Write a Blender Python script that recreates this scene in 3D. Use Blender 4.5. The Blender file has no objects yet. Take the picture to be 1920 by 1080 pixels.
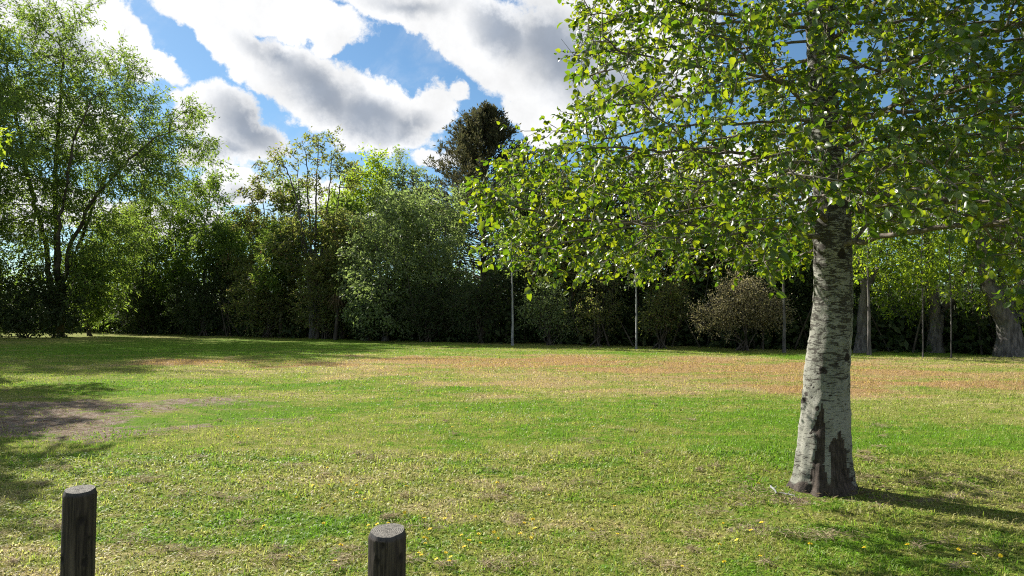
import bpy, math
import numpy as np
from mathutils import Matrix, Vector

# ------------------------------------------------------------------ camera, sky, sun, exposure
SC = bpy.context.scene
C = SC.collection
F = 1297.0                       # focal length in pixels of the 1920 px wide photograph
EYE = 1.6
PITCH = math.atan(45.0 / F)
cam = bpy.data.cameras.new('camera')
cam.sensor_width = 36.0
cam.lens = 36.0 * F / 1920.0
cam.clip_end = 6000.0
cam.clip_start = 0.05
cam_ob = bpy.data.objects.new('camera', cam)
C.objects.link(cam_ob)
cam_ob.location = (0, 0, EYE)
cam_ob.rotation_euler = (math.pi / 2 + PITCH, 0, 0)
SC.camera = cam_ob

SUN_AZ, SUN_EL = -48.0, 35.0     # degrees, azimuth clockwise from +Y
a_, e_ = math.radians(SUN_AZ), math.radians(SUN_EL)
SUN = Vector((math.sin(a_) * math.cos(e_), math.cos(a_) * math.cos(e_), math.sin(e_)))
sl = bpy.data.lights.new('sun', 'SUN')
sl.energy = 5.0
sl.angle = math.radians(0.53)
sl.color = (1.0, 0.94, 0.84)
so = bpy.data.objects.new('sun', sl)
C.objects.link(so)
so.rotation_euler = (-SUN).to_track_quat('-Z', 'Y').to_euler()
so.location = (0, 0, 40)

vs = SC.view_settings
vs.view_transform = 'Standard'
vs.look = 'None'
vs.exposure = 1.3
vs.gamma = 1.0
vs.use_curve_mapping = False
SKY_STRENGTH = 0.05

cy = SC.cycles
cy.max_bounces = 7
cy.diffuse_bounces = 4
cy.transmission_bounces = 5
cy.glossy_bounces = 2
cy.transparent_max_bounces = 4
cy.sample_clamp_indirect = 4.0
cy.caustics_reflective = False
cy.caustics_refractive = False
cy.use_denoising = False
cy.filter_width = 1.1
try:
    cy.denoiser = 'OPENIMAGEDENOISE'
    cy.denoising_input_passes = 'RGB_ALBEDO_NORMAL'
except Exception:
    pass


def ray(px, py):
    """direction of a photograph pixel, scaled so that its forward (y) part is 1"""
    x = (px - 960.0) / F
    v = (540.0 - py) / F
    y = math.cos(PITCH) - math.sin(PITCH) * v
    z = math.sin(PITCH) + math.cos(PITCH) * v
    return Vector((x / y, 1.0, z / y))


def at(px, py, d):
    r = ray(px, py)
    return Vector((0, 0, EYE)) + r * d


def ground_at(px, py):
    r = ray(px, py)
    return at(px, py, -EYE / r.z)


def project(P):
    """world points (N,3) -> pixels of the photograph"""
    P = np.asarray(P, float)
    y = P[..., 1] * math.cos(PITCH) + (P[..., 2] - EYE) * math.sin(PITCH)
    v = -P[..., 1] * math.sin(PITCH) + (P[..., 2] - EYE) * math.cos(PITCH)
    y = np.where(np.abs(y) < 1e-3, 1e-3, y)
    return 960 + F * P[..., 0] / y, 540 - F * v / y


# ------------------------------------------------------------------ node helpers
class NT:
    def __init__(self, tree):
        self.t = tree

    def n(self, typ, **kw):
        nd = self.t.nodes.new(typ)
        for k, v in kw.items():
            setattr(nd, k, v)
        return nd

    def put(self, sock, val):
        if isinstance(val, bpy.types.NodeSocket):
            self.t.links.new(val, sock)
        elif val is not None:
            if hasattr(sock.default_value, '__len__') and not hasattr(val, '__len__'):
                val = (val,) * len(sock.default_value)
            if hasattr(sock.default_value, '__len__') and len(sock.default_value) == 4 and len(val) == 3:
                val = tuple(val) + (1.0,)
            sock.default_value = val

    def m(self, op, a, b=None, c=None, clamp=False):
        nd = self.n('ShaderNodeMath', operation=op, use_clamp=clamp)
        for i, v in enumerate((a, b, c)):
            if v is not None:
                self.put(nd.inputs[i], v)
        return nd.outputs[0]

    def vm(self, op, a, b=None):
        nd = self.n('ShaderNodeVectorMath', operation=op)
        self.put(nd.inputs[0], a)
        if b is not None:
            self.put(nd.inputs[1], b)
        return nd.outputs[1] if op in ('DOT_PRODUCT', 'LENGTH', 'DISTANCE') else nd.outputs[0]

    def sep(self, v):
        nd = self.n('ShaderNodeSeparateXYZ')
        self.put(nd.inputs[0], v)
        return nd.outputs

    def comb(self, x, y, z):
        nd = self.n('ShaderNodeCombineXYZ')
        for i, v in enumerate((x, y, z)):
            self.put(nd.inputs[i], v)
        return nd.outputs[0]

    def mix(self, f, a, b, blend='MIX'):
        nd = self.n('ShaderNodeMix', data_type='RGBA', blend_type=blend)
        nd.clamp_factor = True
        self.put(nd.inputs[0], f)
        self.put(nd.inputs[6], a)
        self.put(nd.inputs[7], b)
        return nd.outputs[2]

    def noise(self, vec, scale, detail=4.0, rough=0.55, dist=0.0, lac=2.0):
        nd = self.n('ShaderNodeTexNoise')
        self.put(nd.inputs['Vector'], vec)
        nd.inputs['Scale'].default_value = scale
        nd.inputs['Detail'].default_value = detail
        nd.inputs['Roughness'].default_value = rough
        nd.inputs['Distortion'].default_value = dist
        nd.inputs['Lacunarity'].default_value = lac
        return nd.outputs[0]

    def smooth(self, v, lo, hi, a=0.0, b=1.0):
        nd = self.n('ShaderNodeMapRange', interpolation_type='SMOOTHSTEP')
        for i, x in enumerate((v, lo, hi, a, b)):
            self.put(nd.inputs[i], x)
        return nd.outputs[0]

    def attr(self, name, typ='GEOMETRY'):
        nd = self.n('ShaderNodeAttribute', attribute_name=name, attribute_type=typ)
        return nd.outputs

    def bump(self, h, strength=0.3, dist=0.02):
        nd = self.n('ShaderNodeBump')
        nd.inputs['Strength'].default_value = strength
        nd.inputs['Distance'].default_value = dist
        self.put(nd.inputs['Height'], h)
        return nd.outputs[0]


# ------------------------------------------------------------------ the sky: blue air with broken cumulus
def build_sky():
    w = bpy.data.worlds.new('World')
    SC.world = w
    w.use_nodes = True
    w.cycles.sampling_method = 'MANUAL'
    w.cycles.sample_map_resolution = 512
    t = w.node_tree
    t.nodes.clear()
    N = NT(t)
    sky = N.n('ShaderNodeTexSky', sky_type='NISHITA')
    sky.sun_disc = False
    sky.sun_elevation = math.radians(SUN_EL)
    sky.sun_rotation = math.radians(SUN_AZ)
    sky.air_density = 1.0
    sky.dust_density = 0.25
    sky.ozone_density = 2.5
    d = N.n('ShaderNodeTexCoord').outputs['Generated']
    x, y, z = N.sep(d)
    az = N.m('ARCTAN2', x, y)
    el = N.m('ARCSINE', z)

    # banks of cloud: (pixel x, pixel y, half length, half height, tilt) read off the photograph as directions
    banks = [
        (455, 95, 125, 52, 38), (580, 165, 160, 74, 30), (690, 218, 150, 80, 20), (800, 225, 62, 66, 0), (720, 262, 140, 36, 0),
        (430, 225, 105, 72, 42), (470, 268, 84, 56, 10), (365, 200, 52, 60, 0), (400, 290, 70, 36, 0),
        (440, 352, 90, 44, 0), (560, 380, 120, 40, 0),
        (360, 8, 150, 46, 8), (540, 22, 190, 52, 5), (760, 8, 190, 52, 12),
        (905, 78, 185, 84, 30), (1050, 130, 180, 112, 30), (1010, 215, 90, 52, 40), (1190, 120, 150, 120, 10), (1150, 20, 240, 90, 0),
        (70, 10, 170, 70, 25), (215, 75, 105, 46, 44), (285, 122, 56, 32, 20), (150, 230, 150, 60, 15), (60, 380, 170, 60, 0), (300, 410, 130, 46, 0),
        (612, 82, 56, 26, -20), (845, 180, 30, 26, 30), (830, 300, 60, 18, 0),
        (1330, 330, 220, 70, 0), (1000, 380, 160, 40, 0), (1720, 380, 260, 60, 0), (720, 420, 150, 30, 0),
    ]
    # ragged edges: the look-up direction is pushed about by a fine noise
    wn = N.n('ShaderNodeTexNoise')
    N.put(wn.inputs['Vector'], d)
    wn.inputs['Scale'].default_value = 9.0
    wn.inputs['Detail'].default_value = 9.0
    wn.inputs['Roughness'].default_value = 0.62
    wr = N.sep(N.vm('SUBTRACT', wn.outputs[1], (0.5, 0.5, 0.5)))
    azw = N.m('MULTIPLY_ADD', wr[0], 0.12, az)
    elw = N.m('MULTIPLY_ADD', wr[1], 0.10, el)

    cores = [
        (520, 105, 70, 24, 32), (610, 175, 130, 44, 32), (690, 222, 110, 48, 20), (760, 250, 60, 30, 0),
        (468, 240, 84, 50, 38), (430, 285, 60, 24, 0), (1060, 110, 130, 76, 35), (950, 70, 90, 34, 30), (760, 0, 90, 22, 0),
        (1180, 170, 120, 60, 0), (120, 90, 60, 30, 30), (430, 365, 60, 18, 0), (1500, 380, 200, 30, 0),
    ]

    def field(A, E_, banks, grow):
        dens = None
        for (px, py, s1, s2, tilt) in banks:
            r = ray(px, py).normalized()
            a0, e0 = math.atan2(r.x, r.y), math.asin(r.z)
            k = math.cos(a0) * 1.0
            s1r, s2r = grow * s1 / F * (0.55 + 0.45 * k), grow * s2 / F * (0.75 + 0.25 * k)
            th = math.radians(tilt)
            c, s = math.cos(th), math.sin(th)
            # u along the bank (right and down in the picture), v across it
            u = N.m('MULTIPLY_ADD', A, c / s1r, -a0 * c / s1r + e0 * s / s1r)
            u = N.m('MULTIPLY_ADD', E_, -s / s1r, u)
            v = N.m('MULTIPLY_ADD', A, s / s2r, -a0 * s / s2r - e0 * c / s2r)
            v = N.m('MULTIPLY_ADD', E_, c / s2r, v)
            q = N.m('MULTIPLY_ADD', u, u, N.m('MULTIPLY', v, v))
            b = N.m('SUBTRACT', 1.0, N.m('SQRT', q))
            b = N.m('MULTIPLY', b, min(1.0, s2 / 70.0 + 0.25))
            dens = b if dens is None else N.m('SMOOTH_MAX', dens, b, 0.07)
        return dens

    bank = field(azw, elw, banks, 0.90)
    core = field(N.m('MULTIPLY_ADD', wr[2], 0.06, az), elw, cores, 0.9)
    # away from the part seen in the photograph: the same broken cumulus, placed by noise
    gen = N.m('MULTIPLY_ADD', N.noise(N.vm('MULTIPLY', d, (1, 1, 1.9)), 3.4, 7.0, 0.55), 5.0, -2.45)
    off = N.m('MAXIMUM', N.smooth(N.m('ABSOLUTE', az), 0.62, 0.76), N.smooth(el, 0.46, 0.58))
    dens = N.m('ADD', N.m('MULTIPLY', bank, N.m('SUBTRACT', 1.0, off)), N.m('MULTIPLY', gen, off))
    fine = N.noise(d, 26.0, 10.0, 0.68)
    dens = N.m('MULTIPLY_ADD', N.m('SUBTRACT', fine, 0.5), 0.85, dens)
    cover = N.smooth(dens, -0.02, 0.22)
    wisps = N.m('MULTIPLY', N.smooth(N.noise(d, 6.0, 9.0, 0.65, 0.6), 0.5, 0.72), 0.3)
    cover = N.m('MAXIMUM', cover, N.m('MULTIPLY', wisps, N.smooth(dens, -0.6, 0.0)))
    # backlit cumulus: bright thin rims, grey where the cloud is thick
    soft = N.noise(d, 7.0, 5.0, 0.5)
    tk = N.m('ADD', N.m('MULTIPLY', core, N.m('SUBTRACT', 1.0, off)), N.m('MULTIPLY', N.m('MULTIPLY_ADD', dens, 0.7, -0.35), off))
    thick = N.smooth(N.m('MULTIPLY_ADD', N.m('SUBTRACT', soft, 0.5), 0.9, tk), -0.45, 0.75)
    edge = N.smooth(dens, 0.1, 0.55, 0.35, 1.0)
    thick = N.m('MULTIPLY', thick, edge)
    glow = N.m('MULTIPLY_ADD', N.m('SUBTRACT', N.noise(d, 14.0, 8.0, 0.6), 0.5), 0.6, 1.0)
    ccol = N.mix(thick, (8.2, 8.25, 8.3), (2.9, 3.3, 3.95))
    ccol = N.mix(1.0, ccol, N.comb(glow, glow, glow), 'MULTIPLY')
    blue = N.mix(1.0, sky.outputs[0], (0.74, 0.93, 1.0), 'MULTIPLY')
    col = N.mix(cover, blue, ccol)
    bg = N.n('ShaderNodeBackground')
    N.put(bg.inputs[0], col)
    bg.inputs[1].default_value = SKY_STRENGTH
    out = N.n('ShaderNodeOutputWorld')
    t.links.new(bg.outputs[0], out.inputs[0])


build_sky()


# ------------------------------------------------------------------ mesh helpers
def link(o, parent=None):
    C.objects.link(o)
    if parent is not None:
        o.parent = parent
    return o


def mesh_np(name, V, quads=None, tris=None, mat=None, smooth=False, attrs=None):
    V = np.ascontiguousarray(V, np.float32)
    nq = 0 if quads is None else len(quads)
    nt = 0 if tris is None else len(tris)
    parts = []
    if nq:
        parts.append(np.asarray(quads, np.int32).ravel())
    if nt:
        parts.append(np.asarray(tris, np.int32).ravel())
    li = np.concatenate(parts)
    tot = np.concatenate([np.full(nq, 4, np.int32), np.full(nt, 3, np.int32)])
    start = np.concatenate([[0], np.cumsum(tot)[:-1]]).astype(np.int32)
    me = bpy.data.meshes.new(name)
    me.vertices.add(len(V))
    me.vertices.foreach_set('co', V.ravel())
    me.loops.add(len(li))
    me.loops.foreach_set('vertex_index', li)
    me.polygons.add(len(tot))
    me.polygons.foreach_set('loop_start', start)
    me.polygons.foreach_set('loop_total', tot)
    if smooth:
        me.polygons.foreach_set('use_smooth', np.ones(len(tot), bool))
    for k, (typ, data) in (attrs or {}).items():
        at_ = me.attributes.new(k, typ, 'POINT')
        at_.data.foreach_set('value' if typ == 'FLOAT' else 'vector', np.ascontiguousarray(data, np.float32).ravel())
    me.update(calc_edges=True)
    if mat:
        me.materials.append(mat)
    return me


def obj(name, me, parent=None, **props):
    o = bpy.data.objects.new(name, me)
    link(o, parent)
    for k, v in props.items():
        o[k] = v
    return o


def thing(name, label, cat, loc, group=None):
    o = bpy.data.objects.new(name, None)
    o.empty_display_size = 0.2
    link(o)
    o.location = loc
    o['label'] = label
    o['category'] = cat
    if group:
        o['group'] = group
    return o


def unit(v):
    return v / np.maximum(np.linalg.norm(v, axis=-1, keepdims=True), 1e-9)


def frames(D):
    """two unit vectors across each direction"""
    D = unit(D)
    ref = np.where(np.abs(D[:, 2:3]) > 0.95, np.array([[1.0, 0, 0]]), np.array([[0.0, 0, 1.0]]))
    A = unit(np.cross(D, ref))
    B = np.cross(D, A)
    return A, B


def sticks(P0, P1, R0, R1, D0=None, D1=None, sides=3):
    """open frustums from P0 to P1"""
    n = len(P0)
    D = P1 - P0
    D0 = D if D0 is None else D0
    D1 = D if D1 is None else D1
    th = np.linspace(0, 2 * np.pi, sides, endpoint=False)
    c, s = np.cos(th)[None, :, None], np.sin(th)[None, :, None]
    A0, B0 = frames(D0)
    A1, B1 = frames(D1)
    V0 = P0[:, None] + R0[:, None, None] * (A0[:, None] * c + B0[:, None] * s)
    V1 = P1[:, None] + R1[:, None, None] * (A1[:, None] * c + B1[:, None] * s)
    V = np.concatenate([V0, V1], 1).reshape(-1, 3)
    k = np.arange(sides)
    f = np.stack([k, (k + 1) % sides, sides + (k + 1) % sides, sides + k], 1)
    Q = (np.arange(n) * 2 * sides)[:, None, None] + f[None]
    return V, Q.reshape(-1, 4)


def cat_mesh(parts):
    Vs, Qs, o = [], [], 0
    for V, Q in parts:
        if len(V) == 0:
            continue
        Vs.append(V)
        Qs.append(Q + o)
        o += len(V)
    return np.concatenate(Vs), np.concatenate(Qs)


# leaf templates: x across, y along from the stalk, z up
LEAF4 = (np.array([[0, 0, 0], [-0.5, 0.45, 0.10], [0, 1, 0], [0.5, 0.45, 0.10]], float), np.array([[0, 2, 1], [0, 3, 2]]))
_v = [[0, 0, 0], [0, 0.5, 0.0], [0, 1, -0.22]]
for sx in (-1, 1):
    _v += [[sx * 0.42, 0.24, 0.20], [sx * 0.43, 0.64, 0.14]]
_f = []
for b0, fl in ((3, 1), (5, 0)):
    q = [[0, 1, b0], [b0, 1, b0 + 1], [1, 2, b0 + 1]]
    _f += [t[::-1] if fl else t for t in q]
LEAF7 = (np.array(_v, float), np.array(_f))


def leaf_frames(axis, up_bias, rng):
    A = unit(axis)
    n = rng.normal(size=A.shape)
    n[:, 2] += up_bias
    X = unit(np.cross(A, n))
    Z = np.cross(X, A)
    return X, A, Z


def leaf_mesh(P, axis, L, W, tmpl, up_bias, rng):
    T, Fc = tmpl
    X, Y, Z = leaf_frames(axis, up_bias, rng)
    V = (P[:, None] + X[:, None] * (T[None, :, 0:1] * W[:, None, None]) + Y[:, None] * (T[None, :, 1:2] * L[:, None, None])
         + Z[:, None] * (T[None, :, 2:3] * W[:, None, None]))
    n, k = len(P), len(T)
    Ft = ((np.arange(n) * k)[:, None, None] + Fc[None]).reshape(-1, 3)
    tint = np.repeat(rng.random(n), k)
    return V.reshape(-1, 3), Ft, tint


# ------------------------------------------------------------------ materials
def new_mat(name):
    m = bpy.data.materials.new(name)
    m.use_nodes = True
    m.node_tree.nodes.clear()
    N = NT(m.node_tree)
    out = N.n('ShaderNodeOutputMaterial')
    return m, N, out


def leaf_mat(name, c1, c2, tr1, tr2, fac=0.45, rough=0.45, spec=0.4, c3=None, f3=0.1):
    m, N, out = new_mat(name)
    t = N.attr('tint')[2]
    col = N.mix(t, c1, c2)
    tr = N.mix(N.m('POWER', t, 1.6), tr1, tr2)
    if c3 is not None:
        old = N.smooth(t, 1.0 - f3, 1.0 - f3 + 0.02)
        col = N.mix(old, col, c3)
        tr = N.mix(old, tr, c3)
    p = N.n('ShaderNodeBsdfPrincipled')
    N.put(p.inputs['Base Color'], col)
    p.inputs['Roughness'].default_value = rough
    p.inputs['Specular IOR Level'].default_value = spec
    tl = N.n('ShaderNodeBsdfTranslucent')
    N.put(tl.inputs[0], tr)
    mx = N.n('ShaderNodeMixShader')
    mx.inputs[0].default_value = fac
    N.t.links.new(p.outputs[0], mx.inputs[1])
    N.t.links.new(tl.outputs[0], mx.inputs[2])
    N.t.links.new(mx.outputs[0], out.inputs[0])
    return m


def bark_mat(name, c1, c2, scale=6.0, stretch=0.25, bump=0.6):
    m, N, out = new_mat(name)
    pos = N.n('ShaderNodeTexCoord').outputs['Object']
    v = N.vm('MULTIPLY', pos, (1, 1, stretch))
    n1 = N.noise(v, scale, 6, 0.65, 0.4)
    n2 = N.noise(pos, 1.7, 3, 0.5)
    col = N.mix(N.smooth(n1, 0.3, 0.7), c1, c2)
    col = N.mix(N.m('MULTIPLY', N.smooth(n2, 0.45, 0.75), 0.5), col, (c2[0] * 0.8, c2[1] * 0.95, c2[2] * 0.7))
    p = N.n('ShaderNodeBsdfPrincipled')
    N.put(p.inputs['Base Color'], col)
    p.inputs['Roughness'].default_value = 0.9
    p.inputs['Specular IOR Level'].default_value = 0.15
    N.put(p.inputs['Normal'], N.bump(n1, bump, 0.05))
    N.t.links.new(p.outputs[0], out.inputs[0])
    return m


MAT = {
    'alder': leaf_mat('alder_leaf', (0.020, 0.050, 0.010), (0.045, 0.095, 0.015), (0.13, 0.27, 0.008), (0.46, 0.53, 0.014), 0.42, 0.40, 0.6),
    'willow': leaf_mat('willow_leaf', (0.06, 0.10, 0.028), (0.11, 0.16, 0.045), (0.21, 0.34, 0.04), (0.38, 0.50, 0.07), 0.48, 0.6, 0.22),
    'lime': leaf_mat('lime_green_leaf', (0.09, 0.15, 0.025), (0.14, 0.21, 0.03), (0.32, 0.48, 0.02), (0.52, 0.62, 0.04), 0.55, 0.6, 0.2),
    'silver': leaf_mat('silver_green_leaf', (0.11, 0.15, 0.065), (0.18, 0.22, 0.11), (0.26, 0.38, 0.09), (0.40, 0.50, 0.14), 0.45, 0.55, 0.3),
    'olive': leaf_mat('olive_leaf', (0.075, 0.10, 0.035), (0.13, 0.14, 0.055), (0.25, 0.32, 0.05), (0.42, 0.42, 0.10), 0.45, 0.6, 0.22, (0.16, 0.10, 0.05), 0.08),
    'green': leaf_mat('mid_green_leaf', (0.045, 0.08, 0.022), (0.09, 0.13, 0.035), (0.17, 0.30, 0.03), (0.32, 0.44, 0.05), 0.45, 0.6, 0.22),
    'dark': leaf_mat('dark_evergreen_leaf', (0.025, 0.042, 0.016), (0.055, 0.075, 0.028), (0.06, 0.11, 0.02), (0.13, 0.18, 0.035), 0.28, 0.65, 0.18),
    'brown': leaf_mat('brown_conifer_needle', (0.04, 0.05, 0.028), (0.08, 0.078, 0.045), (0.10, 0.11, 0.045), (0.16, 0.14, 0.06), 0.3, 0.7, 0.15),
    'buff': leaf_mat('buff_shrub_leaf', (0.17, 0.155, 0.075), (0.32, 0.275, 0.16), (0.28, 0.27, 0.10), (0.45, 0.38, 0.19), 0.35, 0.6, 0.25),
    'straw_leaf': leaf_mat('dead_leaf', (0.12, 0.09, 0.05), (0.22, 0.17, 0.10), (0.16, 0.11, 0.05), (0.24, 0.17, 0.08), 0.3, 0.7, 0.2),
    'bark_grey': bark_mat('grey_bark', (0.04, 0.037, 0.035), (0.16, 0.148, 0.14), 11, 0.22, 1.0),
    'bark_dark': bark_mat('dark_bark', (0.03, 0.025, 0.02), (0.10, 0.085, 0.07), 9, 0.25),
    'bark_pale': bark_mat('pale_bark', (0.15, 0.15, 0.15), (0.32, 0.32, 0.33), 7, 0.6, 0.3),
    'twig': bark_mat('twig_bark', (0.07, 0.058, 0.05), (0.22, 0.19, 0.16), 20, 0.5, 0.2),
}

# ------------------------------------------------------------------ the lawn
# (centre x, centre y, radius x, radius y) in metres
DRY = [(-0.6, 23.5, 6.5, 2.4, 1.0), (8.6, 15.8, 6.0, 2.6, 0.85), (4.5, 20.5, 13.0, 6.0, 0.8), (3.0, 15.5, 9.0, 2.6, 0.55), (-9.0, 22.0, 4.5, 2.2, 0.95), (2.0, 17.5, 4.5, 1.6, 0.5),
       (14.0, 19.0, 7.0, 5.0, 0.6), (0.3, 5.0, 2.2, 0.9, 0.35), (-1.5, 7.4, 2.6, 1.0, 0.3), (-3.0, 3.6, 1.6, 0.8, 0.35)]
LUSH = [(-1.5, 11.0, 5.5, 1.5, 0.7), (4.5, 9.2, 4.5, 1.6, 0.9), (-5.5, 16.0, 4.5, 1.8, 0.8), (-14, 32, 11, 10, 0.9), (1.5, 13.0, 3.0, 1.2, 0.7), (6.5, 6.3, 1.6, 0.8, 0.8), (8.0, 26.0, 14.0, 1.6, 0.7),
        (-2.6, 4.6, 1.0, 0.6, 0.6), (3.0, 4.3, 2.4, 0.7, 0.4)]
BARE = [(-7.8, 12.2, 4.2, 1.2, 1.0), (-7.2, 10.2, 3.8, 1.5, 0.95), (-5.6, 11.2, 1.6, 0.8, 0.6), (2.45, 5.85, 0.8, 0.45, 0.6), (3.3, 6.5, 0.6, 0.5, 0.5), (-12.0, 10.8, 3.0, 2.2, 0.9)]


def lawn_height(x, y):
    return (0.012 * np.sin(x * 1.3 + 0.7 * y) + 0.010 * np.sin(y * 1.9 - 0.4 * x + 1.0) + 0.006 * np.sin(3.7 * x + 1.1) * np.sin(4.3 * y)) * np.clip((np.hypot(x, y) < 200), 0, 1)


def ellipse_sum(lst, x, y):
    r = np.zeros_like(x)
    for (cx, cy_, rx, ry, w) in lst:
        q = np.sqrt(((x - cx) / rx) ** 2 + ((y - cy_) / ry) ** 2)
        r = np.maximum(r, w * np.clip(1.35 - q, 0, 1))
    return r


def lawn_group():
    g = bpy.data.node_groups.new('lawn_colour', 'ShaderNodeTree')
    g.interface.new_socket('Tint', in_out='INPUT', socket_type='NodeSocketFloat')
    g.interface.new_socket('Color', in_out='OUTPUT', socket_type='NodeSocketColor')
    g.interface.new_socket('Bare', in_out='OUTPUT', socket_type='NodeSocketFloat')
    g.interface.new_socket('Dry', in_out='OUTPUT', socket_type='NodeSocketFloat')
    N = NT(g)
    gi, go = N.n('NodeGroupInput'), N.n('NodeGroupOutput')
    pos = N.n('ShaderNodeNewGeometry').outputs['Position']
    x, y, z = N.sep(pos)
    flat = N.comb(x, y, 0.0)
    warp = N.vm('SUBTRACT', N.n('ShaderNodeTexNoise').outputs[1], (0.5, 0.5, 0.5))
    wn = warp.node.inputs[0].links[0].from_node
    N.put(wn.inputs['Vector'], flat)
    wn.inputs['Scale'].default_value = 0.8
    wn.inputs['Detail'].default_value = 6
    wn.inputs['Roughness'].default_value = 0.65
    wx, wy, _ = N.sep(warp)
    w2 = N.n('ShaderNodeTexNoise')
    N.put(w2.inputs['Vector'], flat)
    w2.inputs['Scale'].default_value = 0.22
    w2.inputs['Detail'].default_value = 3
    vx, vy, _ = N.sep(N.vm('SUBTRACT', w2.outputs[1], (0.5, 0.5, 0.5)))
    X = N.m('MULTIPLY_ADD', vx, 9.0, N.m('MULTIPLY_ADD', wx, 5.0, x))
    Y = N.m('MULTIPLY_ADD', vy, 7.0, N.m('MULTIPLY_ADD', wy, 4.5, y))

    def zone(lst):
        r = None
        for (cx, cy_, rx, ry, w) in lst:
            u = N.m('MULTIPLY_ADD', X, 1 / rx, -cx / rx)
            v = N.m('MULTIPLY_ADD', Y, 1 / ry, -cy_ / ry)
            q = N.m('SQRT', N.m('MULTIPLY_ADD', u, u, N.m('MULTIPLY', v, v)))
            b = N.m('MULTIPLY', N.smooth(q, 1.35, 0.3), w)
            r = b if r is None else N.m('MAXIMUM', r, b)
        return r
    dry, lush, bare = zone(DRY), zone(LUSH), zone(BARE)
    n1 = N.noise(N.vm('MULTIPLY', flat, (0.55, 1.0, 1)), 0.6, 6, 0.62)
    n2 = N.noise(N.vm('MULTIPLY', flat, (0.7, 1.0, 1)), 3.4, 6, 0.7)
    n3 = N.noise(flat, 14.0, 4, 0.6)
    patch = N.m('ADD', N.m('MULTIPLY', n1, 0.45), N.m('MULTIPLY', n2, 0.55))
    # 0 lush green .. 1 dead straw
    s = N.m('MULTIPLY_ADD', N.m('SUBTRACT', patch, 0.5), 3.2, 0.40)
    s = N.m('MULTIPLY_ADD', N.m('MULTIPLY', dry, N.smooth(n1, 0.35, 0.6, 0.45, 1.15)), 0.68, s)
    s = N.m('MULTIPLY_ADD', lush, -0.42, s)
    s = N.m('MULTIPLY_ADD', N.m('SUBTRACT', n3, 0.5), 0.9, s)
    s = N.m('ADD', s, N.m('MULTIPLY_ADD', gi.outputs[0], 0.56, -0.28))
    s = N.m('MULTIPLY', s, 1.0, clamp=True)
    green = N.mix(n2, (0.095, 0.20, 0.014), (0.17, 0.28, 0.028))
    olive = (0.255, 0.275, 0.065)
    straw = N.mix(N.smooth(dry, 0.2, 0.9), (0.42, 0.35, 0.18), (0.38, 0.245, 0.115))
    col = N.mix(N.smooth(s, 0.05, 0.45), green, olive)
    col = N.mix(N.smooth(s, 0.42, 0.95), col, straw)
    bz = N.smooth(N.m('MULTIPLY_ADD', N.m('SUBTRACT', n2, 0.5), 2.2, bare), 0.3, 0.8)
    N.put(go.inputs[0], col)
    N.put(go.inputs[1], bz)
    N.put(go.inputs[2], N.mix(N.m('MULTIPLY', bz, 0.6), s, 1.0))
    return g


LAWN = lawn_group()


def lawn_ground_mat():
    m, N, out = new_mat('lawn_ground')
    g = N.n('ShaderNodeGroup')
    g.node_tree = LAWN
    g.inputs[0].default_value = 0.5
    pos = N.n('ShaderNodeNewGeometry').outputs['Position']
    n3 = N.noise(pos, 9.0, 6, 0.65)
    nb = N.noise(pos, 60.0, 4, 0.7)
    soil = N.mix(N.smooth(n3, 0.35, 0.68), (0.19, 0.13, 0.085), (0.37, 0.31, 0.25))
    col = N.mix(g.outputs[1], g.outputs[0], soil)
    dark = N.smooth(nb, 0.3, 0.75, 0.45, 1.15)
    col = N.mix(1.0, col, N.comb(dark, dark, dark), 'MULTIPLY')
    p = N.n('ShaderNodeBsdfPrincipled')
    N.put(p.inputs['Base Color'], col)
    p.inputs['Roughness'].default_value = 1.0
    p.inputs['Specular IOR Level'].default_value = 0.05
    N.put(p.inputs['Normal'], N.bump(N.m('ADD', nb, n3), 0.9, 0.04))
    N.t.links.new(p.outputs[0], out.inputs[0])
    return m


def blade_mat():
    m, N, out = new_mat('grass_blade')
    g = N.n('ShaderNodeGroup')
    g.node_tree = LAWN
    tint = N.attr('tint')[2]
    N.put(g.inputs[0], tint)
    v = N.smooth(N.m('FRACT', N.m('MULTIPLY', tint, 17.31)), 0, 1, 0.62, 1.4)
    col = N.mix(1.0, g.outputs[0], N.comb(v, v, v), 'MULTIPLY')
    p = N.n('ShaderNodeBsdfPrincipled')
    N.put(p.inputs['Base Color'], col)
    p.inputs['Roughness'].default_value = 0.55
    p.inputs['Specular IOR Level'].default_value = 0.3
    tl = N.n('ShaderNodeBsdfTranslucent')
    N.put(tl.inputs[0], N.mix(1.0, col, (1.2, 1.4, 0.8), 'MULTIPLY'))
    mx = N.n('ShaderNodeMixShader')
    mx.inputs[0].default_value = 0.45
    N.t.links.new(p.outputs[0], mx.inputs[1])
    N.t.links.new(tl.outputs[0], mx.inputs[2])
    N.t.links.new(mx.outputs[0], out.inputs[0])
    return m


def build_ground():
    # one sheet: fine near the camera, coarse out to the horizon
    xs = np.concatenate([[-2500, -900, -300, -120, -60], np.arange(-30, 30.01, 0.4), [60, 120, 300, 900, 2500]])
    ys = np.concatenate([[-900, -300, -100, -30, -8], np.arange(0, 46.01, 0.4), [60, 80, 120, 300, 900, 3000]])
    X, Y = np.meshgrid(xs, ys)
    Z = lawn_height(X, Y)
    V = np.stack([X, Y, Z], -1).reshape(-1, 3)
    nx, ny = len(xs), len(ys)
    i, j = np.meshgrid(np.arange(nx - 1), np.arange(ny - 1))
    a = (j * nx + i).ravel()
    Q = np.stack([a, a + 1, a + nx + 1, a + nx], 1)
    o = obj('lawn', mesh_np('lawn', V, Q, mat=lawn_ground_mat(), smooth=True), kind='structure')
    o['label'] = 'wide mown lawn with green and dried orange patches'


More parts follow.
